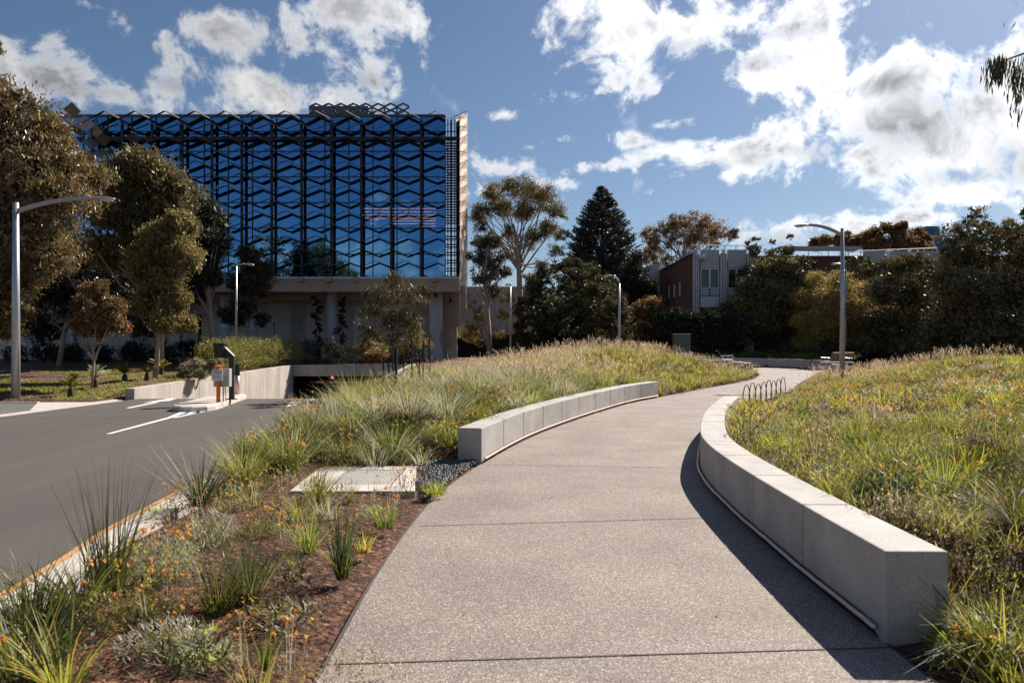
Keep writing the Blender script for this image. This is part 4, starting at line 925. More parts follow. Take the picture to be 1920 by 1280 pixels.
P2b = scatter(2400, -3, 11.5, 27, 37, side='L', dens=lambda x, y: sst(28.8, 31.5, y)*np.clip(1.5*ns(x, y, .7)-.35, 0, 1))
tot += stuff('seeding_grass', [tuft(P2, 12, .52, .10, .011, PAL['straw']+PAL['gold'][:2]+PAL['green'][:1], lean=(.1, .7)), seedheads(P2[::2], 6, .66, .12, 1.15), seedheads(P2b, 4, .48, .12, 1.0), tuft(P2b, 10, .38, .1, .013, PAL['straw']+PAL['gold']+PAL['green'][:1])],
   'tall straw coloured grass with pinkish seed heads on the left mound', 'grasses')
P3 = scatter(2600, 3.5, 11.5, 21, 35, side='L', dens=lambda x, y: .75+0*x)                # tufts planted on mulch in front of the mound
tot += stuff('planted_tufts', [tuft(P3, 30, .30, .08, .018, PAL['gold']+PAL['lime'][:2]+PAL['green'], lean=(.1, .9)), forbs(P3[::2]+np.array([.25, .1, 0]), 34, .12, .16, PAL['rustb']+PAL['deep'], .06, .03)],
   'small yellow green grass tufts planted in mulch on the front of the left mound', 'grasses')
P4 = scatter(5200, -5.4, 3.5, 3.0, 24, side='L', dens=lambda x, y: (sst(8.5, 12, y)*.8+.17)*(.4+.6*ns(x, y, 1.3, .5)))
tot += stuff('ground_cover', [forbs(P4, 64, .22, .20, PAL['green']+PAL['silver'][:1]+PAL['lime'][:2]+PAL['deep'][:1], .05, .017), forbs(P4[::4], 50, .12, .22, PAL['deep']+PAL['rustb'][:1], .05, .02)],
   'low leafy ground cover between the tussocks of the left bed', 'ground cover')
P5 = scatter(1500, -5.4, 1.5, 3.2, 20, side='L', dens=lambda x, y: .22+.5*ns(x, y, .7, 2.2)*sst(4, 9, y)); 
tot += stuff('everlasting_flowers', [flowers(P5[P5[:, 1] < 9][::2], 5, .26, .2, PAL['orange'], .010, 'silver'), flowers(P5[P5[:, 1] >= 9][::2], 4, .42, .25, PAL['orange'], .016, 'green')], 'small orange and yellow everlasting flowers in the left bed', 'flowers')
P8 = scatter(560, -5.0, 2.5, 9.2, 22, side='L', dens=lambda x, y: (.12+.75*ns(x, y, .6, 2.7))*(1-.7*sst(15, 18, y)*(1-sst(-4.4, -3, x))))
tot += stuff('arching_tussocks', [tuft(P8[::2], 110, .74, .13, .012, PAL['silver']+PAL['green'][:1], lean=(.1, 1.1), droop=(.1, .5), seg=4), tuft(P8[1::2], 100, .62, .12, .012, PAL['green']+PAL['deep'][:1], lean=(.05, .9), seg=4)], 'large arching silver and green tussocks massed behind the drain pit', 'grasses')
P9 = scatter(1300, -5.2, 1.0, 8.5, 17, side='L', dens=lambda x, y: .5+0*x)
tot += stuff('ground_cover', [forbs(P9, 70, .26, .22, PAL['green']+PAL['silver'][:2]+PAL['lime'][:1], .045, .013)], 'leafy herbs packed between the big tussocks of the left bed', 'ground cover')
PA = scatter(520, -5.0, 3.5, 9.2, 24, side='L', dens=lambda x, y: .15+.7*ns(x, y, .8, 5.1))
tot += stuff('low_shrubs', [forbs(PA[::2], 420, .42, .34, PAL['green'][:2]+PAL['lime'][:2]+PAL['deep'][:1], .06, .018), forbs(PA[1::4], 360, .36, .32, PAL['rustb']+PAL['gold'][:2], .05, .014), tuft(PA[3::4], 90, .5, .12, .013, PAL['lime']+PAL['green'], lean=(.0, .7))], 'rounded green and rusty low shrubs between the tussocks of the left bed', 'shrubs')
# RIGHT bed
R0 = scatter(3400, 2.2, 11, 1.6, 11, side='R', dens=lambda x, y: .8+0*x)
tot += stuff('near_herbs', [forbs(R0[::2], 80, .22, .18, PAL['green']+PAL['lime'][:1]+PAL['silver'][:1], .035, .011), forbs(R0[1::4], 70, .18, .2, PAL['deep']+PAL['rustb'], .03, .010), tuft(R0[3::4], 30, .30, .08, .007, PAL['green']+PAL['lime']+PAL['gold'][:1])], 'thick mixed herbs right behind the nearest seat wall blocks', 'ground cover')
R1 = scatter(9000, **RIGHT, side='R', dens=lambda x, y: np.clip(1.5*ns(x, y, .8, .9)-.1, 0.05, 1))
nr = R1[:, 1] < 11; R1n = R1[nr]; R1f = R1[~nr]
tot += stuff('meadow_grass', [tuft(R1n, 26, .30, .07, .008, PAL['green']+PAL['lime'][:2]+PAL['gold'][:2]), tuft(R1f, 16, .30, .10, .019, PAL['green']+PAL['gold'][:3]+PAL['lime'], lean=(.1, .9))],
   'mixed green and golden grasses filling the right bed behind the seat wall', 'grasses')
R2 = scatter(10500, **RIGHT, side='R', dens=lambda x, y: .25+.75*ns(x, y, 1.4, 3.9)); rn_ = R2[:, 1] < 12
cl = ns(R2[:, 0], R2[:, 1], .9, 3.1)
tot += stuff('ground_cover', [forbs(R2[rn_ & (cl > .45)], 70, .20, .17, PAL['green']+PAL['silver'][:1]+PAL['lime'][:2]+PAL['deep'][:1], .035, .011), forbs(R2[rn_ & (cl <= .45)], 60, .16, .17, PAL['rustb']+PAL['drygrass']+PAL['green'], .03, .010),
   forbs(R2[~rn_ & (cl > .4)], 40, .20, .20, PAL['green']+PAL['silver'][:1]+PAL['gold'][:2]+PAL['deep'], .06, .026), forbs(R2[~rn_ & (cl <= .4)], 38, .17, .20, PAL['gold']+PAL['straw'][:1]+PAL['rustb']+PAL['deep'][:1], .06, .026)],
   'dense low herbs and dry stems covering the right bed', 'ground cover')
R3 = scatter(2100, **RIGHT, side='R', dens=lambda x, y: (.20+.6*ns(x, y, .6, 4.4)**2)*(1-.6*sst(18, 26, y))*.7)
R4 = scatter(900, **RIGHT, side='R', dens=lambda x, y: .3+.5*ns(x, y, .5, 1.1))
tot += stuff('everlasting_flowers', [flowers(R3[R3[:, 1] < 12], 8, .36, .24, PAL['orange'], .012, 'silver'), flowers(R3[R3[:, 1] >= 12], 5, .34, .28, PAL['orange']+PAL['gold'][:1], .017, 'green'), flowers(R4[R4[:, 1] < 12], 5, .22, .25, PAL['white'], .009, 'green'), flowers(R4[R4[:, 1] >= 12], 6, .26, .25, PAL['white'], .015, 'green')], 'orange, yellow and white everlasting flowers scattered through the right bed', 'flowers')
R5 = scatter(2600, 9, 26, 23, 36, side='R', dens=lambda x, y: gauss(x, 14.5, 4.0)*sst(24, 28, y)+.08)
tot += stuff('seeding_grass', [tuft(R5, 12, .36, .10, .014, PAL['gold']+PAL['green'][:2]+PAL['straw'][:1]), seedheads(R5[::3], 5, .50, .12, 1.05)], 'dry pinkish seed grass along the crest of the right mound', 'grasses')
RS = scatter(900, **RIGHT, side='R', dens=lambda x, y: (.25+.7*ns(x, y, .9, 6.3))*(1-.4*sst(22, 28, y)))
a_, b_, c_, d_2 = RS[::4], RS[1::4], RS[2::4], RS[3::4]
tot += stuff('low_shrubs', [forbs(a_, 300, .30, .30, PAL['deep']+PAL['green'][:2], .05, .017), forbs(b_, 260, .32, .26, PAL['rustb']+PAL['gold'][:1]+PAL['drygrass'][:1], .045, .012), forbs(c_, 260, .34, .28, PAL['green']+PAL['lime'], .055, .016), tuft(d_2, 80, .44, .09, .011, PAL['lime']+PAL['green']+PAL['gold'][:1], lean=(.0, .6)), forbs(a_[::2]+np.array([.3, .2, 0]), 160, .3, .26, PAL['silver'], .05, .014), seedheads(b_[::2], 8, .46, .2, .8), flowers(c_[::2], 14, .36, .35, PAL['orange'], .014, 'green')], 'rounded dark, rusty and lime low shrubs dotted through the right bed', 'shrubs')
# planting behind the far wall
P6 = np.stack([RNG.uniform(7, 19, 420), RNG.uniform(42.6, 45, 420)], -1); P6 = np.stack([P6[:, 0], P6[:, 1]+np.clip(12-P6[:, 0], -4, 0)*.55+.3, np.full(420, 1.02)], -1)
tot += stuff('border_planting', [tuft(P6[::2], 18, .45, .15, .02, PAL['green']+PAL['straw'][:1]+PAL['silver'][:1]), forbs(P6, 40, .4, .3, PAL['deep']+PAL['green'], .09, .04)], 'green border plants behind the far curved wall', 'planting')
# left yard: lawn patches, mulch, ferns
n = 26000; x = RNG.uniform(-34, -12.8, n); y = RNG.uniform(23.2, 38, n); ok = (ns(x, y, .35, .3)+.35*ns(x, y, 1.2, 1) > .66) & (np.abs(x/y) < .78) & (y > 23.3-.06*(x+14)); P7 = np.stack([x[ok], y[ok], G(x[ok], y[ok])], -1)
tot += stuff('lawn_patches', [tuft(P7, 9, .11, .12, .03, [(.28,.27,.05),(.36,.33,.08),(.20,.19,.05)], lean=(.1, 1.0))], 'patchy sunlit grass under the trees left of the driveway', 'grass')
def chips(n, x0, x1, y0, y1, R, pal, label, ok=None, name='mulch_chips'):
    x = RNG.uniform(x0, x1, n); y = RNG.uniform(y0, y1, n)
    if ok is not None: k = ok(x, y); x, y = x[k], y[k]
    P = np.stack([x, y, G(x, y)+.008], -1); N = len(P); a = RNG.uniform(0, 2*pi, N)
    V, F, C = blades(P, a, R*RNG.uniform(.5, 1.6, N), np.full(N, 1.45), R*.35*RNG.uniform(.5, 1.3, N), pick(pal, N, .4), np.zeros(N), 1)
    V[:, 2] = np.repeat(P[:, 2], 4)+(V[:, 2]-np.repeat(P[:, 2], 4))*.35+.003; o = npmesh(name, V, F, C, M['grass']); tag(o, label, 'mulch', kind='stuff')
CH = [(.19,.095,.055),(.28,.16,.095),(.06,.03,.02),(.40,.28,.18),(.12,.055,.03)]
chips(46000, -4.6, -.9, 2.6, 10, .024, CH+[(.05,.03,.02)], 'brown bark mulch chips over the soil of the left bed', lambda x, y: (x < xat(PLm, y)-.02) & (x > xat(KXc, y)+.33))
chips(22000, -30, -12.9, 22.9, 34, .075, [(.42,.34,.29),(.58,.49,.43),(.20,.15,.12),(.30,.23,.19)], 'pale bark chips on the ground left of the driveway', lambda x, y: (y > 23.1-.06*(x+14)))
chips(9000, 3.5, 11.4, 21, 34, .06, CH, 'dark mulch chips on the front of the left mound', lambda x, y: (x < xat(PLm, y)-.1))
# fallen leaves on the path
n = 70; y = RNG.uniform(2.8, 16, n); x = xat(PLm, y)+(xat(PRc, y)-xat(PLm, y))*RNG.uniform(.04, .96, n); P = np.stack([x, y, ramp(y)+.006], -1)
V, F, C = blades(P, RNG.uniform(0, 6.3, n), RNG.uniform(.03, .08, n), np.full(n, 1.3), RNG.uniform(.006, .014, n), pick([(.5,.38,.25),(.6,.5,.38),(.3,.2,.12)], n), np.zeros(n), 2); V[:, 2] = np.repeat(P[:, 2], 6)+(V[:, 2]-np.repeat(P[:, 2], 6))*.12+.004
tag(npmesh('fallen_leaves', V, F, C, M['grass']), 'few dry narrow leaves lying on the path', 'leaf litter', kind='stuff')

n = 90; y = RNG.uniform(4.5, 20, n); x = RNG.uniform(-9.5, -3.9, n); P = np.stack([x, y, np.full(n, -.04)], -1); P = P[P[:, 0] < xat(KXc, P[:, 1])-.12]; n = len(P)
V, F, C = blades(P, RNG.uniform(0, 6.3, n), RNG.uniform(.02, .07, n), np.full(n, 1.35), RNG.uniform(.008, .02, n), pick([(.5,.38,.25),(.6,.5,.38),(.2,.13,.08)], n), np.zeros(n), 2); V[:, 2] = np.repeat(P[:, 2], 6)+(V[:, 2]-np.repeat(P[:, 2], 6))*.12+.004
tag(npmesh('fallen_leaves', V, F, C, M['grass']), 'scattered dry leaves and grit on the asphalt', 'leaf litter', kind='stuff')
# ------------------------------------------------------------------ tussocks one can tell apart
def tussock(px_, py_, label, parts, name='grass_tussock', cat='tussock', zo=.05, grp=None):
    x, y = gp(px_, py_, zo); z = Gs(x, y); P = np.array([[0, 0, 0.]]); L = [f(P) for f in parts]; V, F, C = merge(L)
    o = npmesh(name, V, F, C, M['grass']); o.location = (x, y, z); tag(o, label, cat, grp); return o
def TU(n, H, sp, w, pal, lean=(.02, .6), droop=(.05, .4), seg=4, tip=None): return lambda P: tuft(P, n, H, sp, w, PAL[pal] if isinstance(pal, str) else pal, lean, droop, seg, tip)
def FL(n, H, sp, pal='orange', R=.012, stem='silver'): return lambda P: flowers(P, n, H, sp, PAL[pal], R, stem)
def FO(n, H, sp, pal, lf=.035, lw=.01): return lambda P: forbs(P, n, H, sp, PAL[pal], lf, lw)
def SH(n, H, sp, R=1, pal='pink'): return lambda P: seedheads(P, n, H, sp, R, pal)
T_ = [
 (595,938,'spiky dark green tussock standing right in front of the drain pit slab',[TU(130,.56,.05,.008,'green',(.02,.75)),TU(40,.5,.05,.006,'silver',(.2,1.1))]),
 (641,1080,'narrow upright dark green tussock near the path edge, casting a long shadow',[TU(90,.42,.045,.007,'deep',(.0,.35),(0,.15)),TU(10,.62,.02,.005,'deep',(0,.1),(0,.05)),TU(30,.3,.05,.008,'green')]),
 (495,1248,'single bright lime green sprout alone in the mulch at the bottom',[TU(22,.30,.02,.011,'lime',(.02,.4),(0,.25))]),
 (466,1125,'tall grey green rush tussock in the middle of the mulch',[TU(90,.62,.07,.006,'deep',(.0,.35),(0,.2)),TU(50,.6,.08,.005,'drygrass',(.2,1.0),(.1,.5)),TU(50,.35,.07,.008,'green')]),
 (408,1148,'squat fresh green tussock left of the tall rush',[TU(90,.36,.06,.008,'green',(.05,.6))]),
 (205,1105,'tall thin rush tussock rising over the kerb, with fine brown tips',[TU(110,.68,.09,.006,'deep',(.0,.45),(0,.15),tip='rustb'),TU(60,.5,.1,.007,'green')]),
 (150,1140,'arching strappy green tussock just left of the tall kerb rush',[TU(80,.62,.09,.012,'green',(.3,1.0),(.2,.7))]),
 (375,945,'fan shaped tussock arching over the orange kerb line',[TU(110,.55,.06,.009,'deep',(.05,.8)),TU(60,.6,.06,.006,'straw',(.4,1.1),(0,.3))]),
 (455,905,'broad green and silver tussock between the kerb and the pit slab',[TU(160,.60,.14,.009,'green',(.05,.8)),TU(60,.66,.1,.006,'silver',(.3,1.1))]),
 (575,850,'big arching tussock with long pale blades behind the pit slab',[TU(190,.78,.13,.009,'green',(.05,.8)),TU(90,.9,.12,.006,'silver',(.3,1.1),(.1,.4)),FL(16,.7,.2,stem='green',R=.014)]),
 (735,862,'large silvery green tussock left of the near wall end',[TU(190,.68,.12,.010,'green',(.0,.7)),TU(110,.75,.12,.006,'silver',(.3,1.2),(.1,.5))]),
 (668,815,'large dark centred tussock with silver blades below the staked sapling',[TU(220,.85,.14,.011,'green',(.0,.75)),TU(130,.95,.14,.007,'silver',(.3,1.2),(.1,.5))]),
 (578,1035,'light yellow green tuft in the middle of the mulch, one of its blades bent right',[TU(60,.38,.05,.009,'lime',(.05,.6)),TU(6,.5,.03,.008,'straw',(.6,1.2))]),
 (548,1068,'tiny orange tinged sprout beside the light green tuft',[TU(16,.22,.02,.008,'gold',(.0,.4))]),
 (682,1032,'small yellowish tuft next to the path edge',[TU(34,.24,.04,.009,'gold',(.05,.6)),TU(16,.25,.03,.009,'lime')]),
 (722,985,'bright lime tuft at the path edge below the pit slab',[TU(90,.32,.08,.009,'lime',(.05,.8))]),
 (655,940,'feathery pale green shoot at the front edge of the pit grate',[TU(30,.32,.03,.007,'green',(0,.3)),FO(120,.32,.05,'silver')]),
 (815,925,'low pale green tuft at the path edge by the dark pebbles',[TU(80,.20,.10,.009,'lime',(.1,.9)),FO(150,.14,.14,'green')]),
 (560,975,'yellow green tuft just below the left corner of the pit slab',[TU(80,.30,.08,.008,'lime',(.05,.8)),TU(40,.3,.08,.008,'gold')]),
 (45,1262,'large strappy dark tussock in the bottom left corner',[TU(130,.38,.14,.010,'deep',(.1,.9)),TU(30,.5,.1,.010,'green',(.1,.7)),TU(14,.45,.1,.010,'gold',(.2,.9))]),
 (120,1300,'yellow green strappy plant cut by the bottom edge of the view',[TU(30,.40,.05,.014,'lime',(.05,.7)),TU(16,.4,.05,.012,'gold',(.05,.7))]),
 (60,1165,'dark leafy tussock at the left edge by the pale kerb',[TU(130,.38,.16,.009,'deep',(.1,.9)),TU(50,.4,.12,.008,'green')]),
]
for t in T_: tussock(*t)
BU = [
 (300,1085,'silvery everlasting bush with many small orange flowers by the kerb',[FO(900,.30,.24,'silver',.04,.007),TU(90,.34,.18,.005,'silver',(.0,.6)),FL(20,.36,.5)]),
 (395,1020,'silver grey everlasting bush with thick pale leaves near the kerb end',[FO(700,.26,.20,'silver',.04,.009),TU(60,.3,.15,.006,'silver')]),
 (215,1165,'green everlasting bush below the tall kerb rush, dotted with orange',[FO(700,.24,.26,'green',.035,.009),FL(12,.34,.5,stem='green')]),
 (310,1215,'low grey green bush on the mulch at the bottom left',[FO(700,.14,.22,'silver',.03,.009),FO(300,.12,.2,'green',.03,.009),FL(5,.2,.3)]),
 (640,1270,'tiny dry herb patch beside the path at the bottom',[FO(200,.06,.2,'gold',.025,.008),FO(200,.05,.25,'drygrass',.025,.006)]),
 (520,855,'rusty brown heathy bush behind the pit slab',[FO(900,.28,.26,'rustb',.03,.006),FO(400,.3,.26,'gold',.03,.006)]),
 (650,875,'golden brown wiry bush with a few orange blooms behind the pit slab',[FO(600,.24,.26,'gold',.03,.006),FO(500,.22,.26,'rustb',.03,.006),FL(10,.3,.4)]),
 (830,850,'fine leaved green bush beside the near end of the left wall',[FO(1400,.36,.34,'green',.035,.009),FO(500,.36,.34,'silver',.035,.007),FL(8,.3,.5)]),
 (760,912,'orange flowered shoots at the back edge of the pit slab',[FL(10,.26,.4,stem='rustb'),TU(20,.3,.12,.005,'rustb',(0,.3))]),
 (490,1005,'green herb patch with orange flower heads right of the kerb end',[FO(600,.14,.26,'green',.03,.008),FL(12,.22,.5,stem='green')]),
 (300,1160,'scrubby herb patch between the two tall rushes',[FO(500,.14,.28,'green',.03,.008),FL(12,.22,.5)]),
 (400,1235,'pale green rosette of herbs on bare mulch at the bottom',[FO(260,.07,.16,'silver',.03,.01),FO(160,.06,.16,'lime',.025,.008)]),
]
for t in BU: tussock(*t, name='flowering_bush' if 'flower' in t[2] or 'everlasting' in t[2] else 'low_bush', cat='bush')
RT = [
 (1880,1195,.1,'grey leaved arching tussock at the right edge beside the wall end','grass_tussock',[TU(110,.42,.10,.008,'silver',(.3,1.2),(.4,1.0)),TU(120,.42,.12,.010,'green',(.1,.9)),TU(30,.4,.12,.01,'gold',(.2,1))]),
 (1905,1010,.3,'drooping silver bladed tussock at the right edge above the wall end','grass_tussock',[TU(70,.5,.08,.009,'silver',(.5,1.3),(.4,1.)),TU(90,.32,.1,.009,'green')]),
 (1830,1235,.03,'leafy green herbs in the shade under the wall end','low_bush',[FO(500,.16,.26,'green',.05,.025),FL(5,.15,.3,'orange',.014,'green')]),
 (1770,915,.45,'upright yellow green tuft among the orange flowers of the right bed','grass_tussock',[TU(60,.40,.06,.010,'lime',(.0,.5)),TU(20,.36,.06,.01,'gold')]),
 (1660,940,.4,'dark green leafy bush in the middle of the right bed','low_bush',[FO(1300,.28,.26,'deep',.04,.012),FO(500,.28,.26,'green',.04,.01)]),
 (1840,845,.5,'large dark twiggy bush on the right of the right bed','low_bush',[FO(1400,.34,.36,'rustb',.04,.012),FO(900,.34,.36,'deep',.04,.012),FL(10,.4,.6)]),
 (1530,870,.4,'pinkish brown seedy bush in the right bed behind the wall','flowering_bush',[FO(800,.34,.22,'rustb',.035,.008),SH(16,.42,.2,.6),FL(8,.36,.4)]),
 (1610,820,.5,'fresh green grassy tussock near the middle of the right bed','grass_tussock',[TU(150,.42,.12,.010,'green',(.0,.7)),TU(30,.4,.1,.01,'lime')]),
 (1460,850,.35,'green tufty plant close behind the curve of the right wall','grass_tussock',[TU(140,.30,.12,.009,'lime',(.0,.7)),TU(80,.3,.14,.009,'green')]),
 (1690,1010,.3,'purple brown flowering heath patch behind the nearest wall block','flowering_bush',[FO(1100,.20,.30,[ (0,0,0)] and 'rustb',.03,.009),FO(600,.2,.3,'drygrass',.03,.008),FL(10,.2,.5,'pink',.01,'rustb')]),
]
for (a, b, zo, lb, nm, pp) in RT: tussock(a, b, lb, pp, name=nm, cat='bush' if 'bush' in nm else 'tussock', zo=zo)

# ------------------------------------------------------------------ leaves, crowns, trees
def leaves(P, L, Wd, C, droop=.5, rnd=1.0):
    N = len(P); d = RNG.normal(0, rnd, (N, 3)); d[:, 2] -= droop*1.6; d /= np.linalg.norm(d, axis=1)[:, None]+1e-9
    n = RNG.normal(0, 1, (N, 3)); s = np.cross(d, n); s /= np.linalg.norm(s, axis=1)[:, None]+1e-9
    l = (L*RNG.uniform(.6, 1.35, N))[:, None]; w = (Wd*RNG.uniform(.6, 1.3, N))[:, None]
    V = np.stack([P-d*l*.5, P+s*w*.5-d*l*.05, P+d*l*.5, P-s*w*.5-d*l*.05], 1).reshape(-1, 3)
    return V, np.arange(4*N).reshape(-1, 4), np.repeat(C, 4, 0)
def crown_arrays(lobes, n, pal, L, Wd, droop=.5, cr=.36, shell=.55, squash=.8, tip=None, tipf=.0, per=None):
    lobes = np.array(lobes, float); w = lobes[:, 3]**2; w /= w.sum(); per = per or 70; K = max(3, n//per)
    li = RNG.choice(len(lobes), K, p=w); u = RNG.normal(0, 1, (K, 3)); u /= np.linalg.norm(u, axis=1)[:, None]
    rr = RNG.uniform(shell, 1.0, K)[:, None]; cc = lobes[li, :3]+u*rr*lobes[li, 3:4]*np.array([1, 1, squash]); crr = cr*lobes[li, 3]*RNG.uniform(.5, 1.25, K)
    ci = np.repeat(np.arange(K), per); g = RNG.normal(0, .5, (len(ci), 3))*np.array([1, 1, .72]); P = cc[ci]+g*crr[ci][:, None]
    base = pick(pal, K, .35)[ci]; C = base*.6+pick(pal, len(ci), .3)*.4
    if tip is not None:
        sel = RNG.uniform(0, 1, K)[ci] < tipf*np.clip((u[ci, 2]+.3), 0, 1); C[sel] = pick(tip, sel.sum(), .3)
    return leaves(P, L, Wd, C, droop), cc
LP = dict(mixgum=[(.22,.13,.05),(.13,.11,.04),(.08,.075,.028),(.30,.20,.10),(.15,.10,.04)],wattle=[(.46,.34,.10),(.38,.29,.08),(.54,.42,.17),(.24,.19,.06)],
 olive=[(.14,.12,.04),(.18,.145,.055),(.085,.08,.028),(.26,.20,.09)], brown=[(.20,.12,.045),(.25,.155,.06),(.11,.075,.03),(.34,.23,.12)], yellow=[(.28,.22,.065),(.22,.18,.05),(.36,.28,.11),(.13,.115,.035)],
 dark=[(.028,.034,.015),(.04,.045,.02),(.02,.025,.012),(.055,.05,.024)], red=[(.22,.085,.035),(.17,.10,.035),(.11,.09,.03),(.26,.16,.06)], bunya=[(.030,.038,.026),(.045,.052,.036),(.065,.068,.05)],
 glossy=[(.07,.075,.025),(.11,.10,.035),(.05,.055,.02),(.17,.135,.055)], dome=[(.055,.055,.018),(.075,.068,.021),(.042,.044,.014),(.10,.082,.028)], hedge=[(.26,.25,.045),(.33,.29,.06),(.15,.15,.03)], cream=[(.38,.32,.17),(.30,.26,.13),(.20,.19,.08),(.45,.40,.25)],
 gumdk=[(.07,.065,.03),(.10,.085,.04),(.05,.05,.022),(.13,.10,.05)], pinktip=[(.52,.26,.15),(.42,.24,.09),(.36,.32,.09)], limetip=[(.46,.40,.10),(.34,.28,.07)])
def plant_tree(name, label, cat, d, base, lobes, n, pal, leaf=(.17, .055), droop=.7, trunk=.16, bark='bark', cr=.36, back=.75, shell=.5, tip=None, tipf=0, m='leaf', limbs=26, depth=1.0, mids=None, group=None, per=45, fork=.35, zb=None, dense=1.5, fill=.35):
    bxp, byp = base; xb, yb = X_(bxp, d), d; zb = Gs(xb, yb) if zb is None else zb
    r = empty(name, (xb, yb, zb), 0, label, cat, group); off = np.array([xb, yb, zb]); L3 = []; cr *= 1.15
    cxs = [l[0] for l in lobes]; half = (max(cxs)-min(cxs))/2/FPX*d*.8+.2
    for i, (px_, py_, rp) in enumerate(lobes):
        R_ = rp/FPX*d; dy = RNG.uniform(-1, 1)*half*.45*depth; dd = d+dy
        L3.append((X_(px_, dd), dd, Z_(py_, dd), R_*dd/d))
        if RNG.uniform() < back: L3.append((X_(px_, d)+RNG.uniform(-.5, .5)*R_, d+half*depth*RNG.uniform(.4, 1.0), Z_(py_, d)-RNG.uniform(0, .4)*R_, R_*.95))
    L3 = np.array(L3); L3[:, :3] -= off; n = int(n*dense)
    (V, F, C), cc = crown_arrays(L3, n, LP[pal], leaf[0], leaf[1], droop, cr, shell, tip=LP[tip] if tip else None, tipf=tipf, per=per)
    if fill:
        nf = int(n*fill*.3); w_ = L3[:, 3]**3; li = RNG.choice(len(L3), nf, p=w_/w_.sum()); u_ = RNG.normal(0, 1, (nf, 3)); u_ /= np.linalg.norm(u_, axis=1)[:, None]
        Pf = L3[li, :3]+u_*(RNG.uniform(0, 1, (nf, 1))**.4)*.72*L3[li, 3:4]; V2, F2, C2 = leaves(Pf, leaf[0]*2.3, leaf[0]*1.5, pick(LP[pal], nf, .3), 0)
        V, F, C = merge([(V, F, C), (V2, F2, C2)])
    npmesh('crown', V, F, C, M[m], r)
    mb = MB(); zt = L3[:, 2].max(); top = np.array([L3[:, 0].mean(), L3[:, 1].mean()*.5, zt*.72])
    if mids: path = [np.array([X_(a, d)-xb, 0, Z_(b, d)-zb]) for a, b in mids]; path = [np.array([0, 0, -.2])]+path
    else:
        path = [np.array([0, 0, -.2]), np.array([top[0]*.12+.1, top[1]*.1, zt*.25]), np.array([top[0]*.5-.05, top[1]*.5, zt*.5]), top]
    rad = [trunk*(1-.72*i/(len(path)-1)) for i in range(len(path))]; mb.tube(path, rad, 8)
    order = RNG.permutation(len(cc))[:limbs]
    tl = np.linspace(0, 1, len(path)); pa = np.array(path)
    for q in order:
        tgt = cc[q]; hh = np.clip(fork+(.9-fork)*RNG.uniform(0, 1)*.9, 0, .95)
        s = np.array([np.interp(hh, tl, pa[:, j]) for j in range(3)])
        if tgt[2] < s[2]-.3: s = np.array([np.interp(max(.3, hh*.6), tl, pa[:, j]) for j in range(3)])
        mid = s*.5+tgt*.5+np.array([0, 0, -.06*np.linalg.norm(tgt-s)])+RNG.normal(0, .05, 3)*np.linalg.norm(tgt-s); r0 = trunk*(1-.72*hh)*.5
        mb.tube([s, s*.7+mid*.3+RNG.normal(0, .02, 3), mid, tgt], [r0, r0*.8, r0*.5, r0*.15], 5, caps=False)
    mb.build('trunk', M[bark], r, smooth=True)
    return r
PT = plant_tree
# left group
PT('gum_tree','large brown leaved gum filling the left edge above the tall lamp','tree',27,(-60,760),[(25,215,70),(85,260,62),(120,300,45),(35,320,90),(110,380,62),(20,430,80),(70,470,70),(20,540,50),(-50,300,90),(-40,450,90),(-10,600,45),(-30,75,32),(-40,150,50),(148,350,24),(40,590,25)],34000,'mixgum',(.19,.055),.9,.28,back=.6,tip='limetip',tipf=.12)
PT('gum_tree','round headed gum with pale limbs in front of the glass facade','tree',36,(300,700),[(255,315,52),(220,345,48),(300,345,46),(200,400,42),(250,400,55),(315,400,42),(340,360,22),(345,440,26),(280,450,50),(205,470,45)],30000,'olive',(.19,.06),.8,.20,back=.6)
PT('gum_tree','slender sunlit yellow green gum before the dark trees on the left','tree',31,(290,700),[(335,415,28),(305,445,38),(275,480,35),(330,470,36),(300,520,44),(335,560,28),(270,570,30),(310,600,30),(260,500,25),(340,610,14)],24000,'yellow',(.17,.05),.9,.12,back=.6)
PT('young_tree','small red brown leaved tree beside the slender gum','tree',26,(170,700),[(180,545,24),(155,570,22),(205,575,26),(180,595,30),(145,600,18),(215,605,20),(165,618,18)],11000,'red',(.12,.045),.6,.05,back=.7,limbs=18)
PT('gum_tree','dark gum standing behind the round headed gum','tree',43,(395,690),[(385,400,32),(395,450,36),(365,490,38),(395,520,24),(345,540,36),(380,380,20)],15000,'dark',(.16,.05),.8,.18)
PT('gum_tree','dark spindly gum in front of the glass, by the slim lamp','tree',46,(462,660),[(462,475,20),(475,500,26),(445,530,24),(485,535,24),(460,575,30),(430,590,22),(490,600,16)],11000,'gumdk',(.16,.05),.9,.12)
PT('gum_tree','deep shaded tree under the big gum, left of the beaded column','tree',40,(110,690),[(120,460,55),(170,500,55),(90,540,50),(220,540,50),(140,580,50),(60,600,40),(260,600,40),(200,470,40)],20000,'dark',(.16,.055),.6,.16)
PT('low_shrubbery','dark shrubs in shade along the foot of the glass building','shrub',45,(230,690),[(30,665,28),(80,660,26),(130,662,28),(190,662,26),(250,660,30),(310,662,28),(355,655,28),(390,660,22)],9000,'dark',(.14,.06),.3,.04,limbs=8)
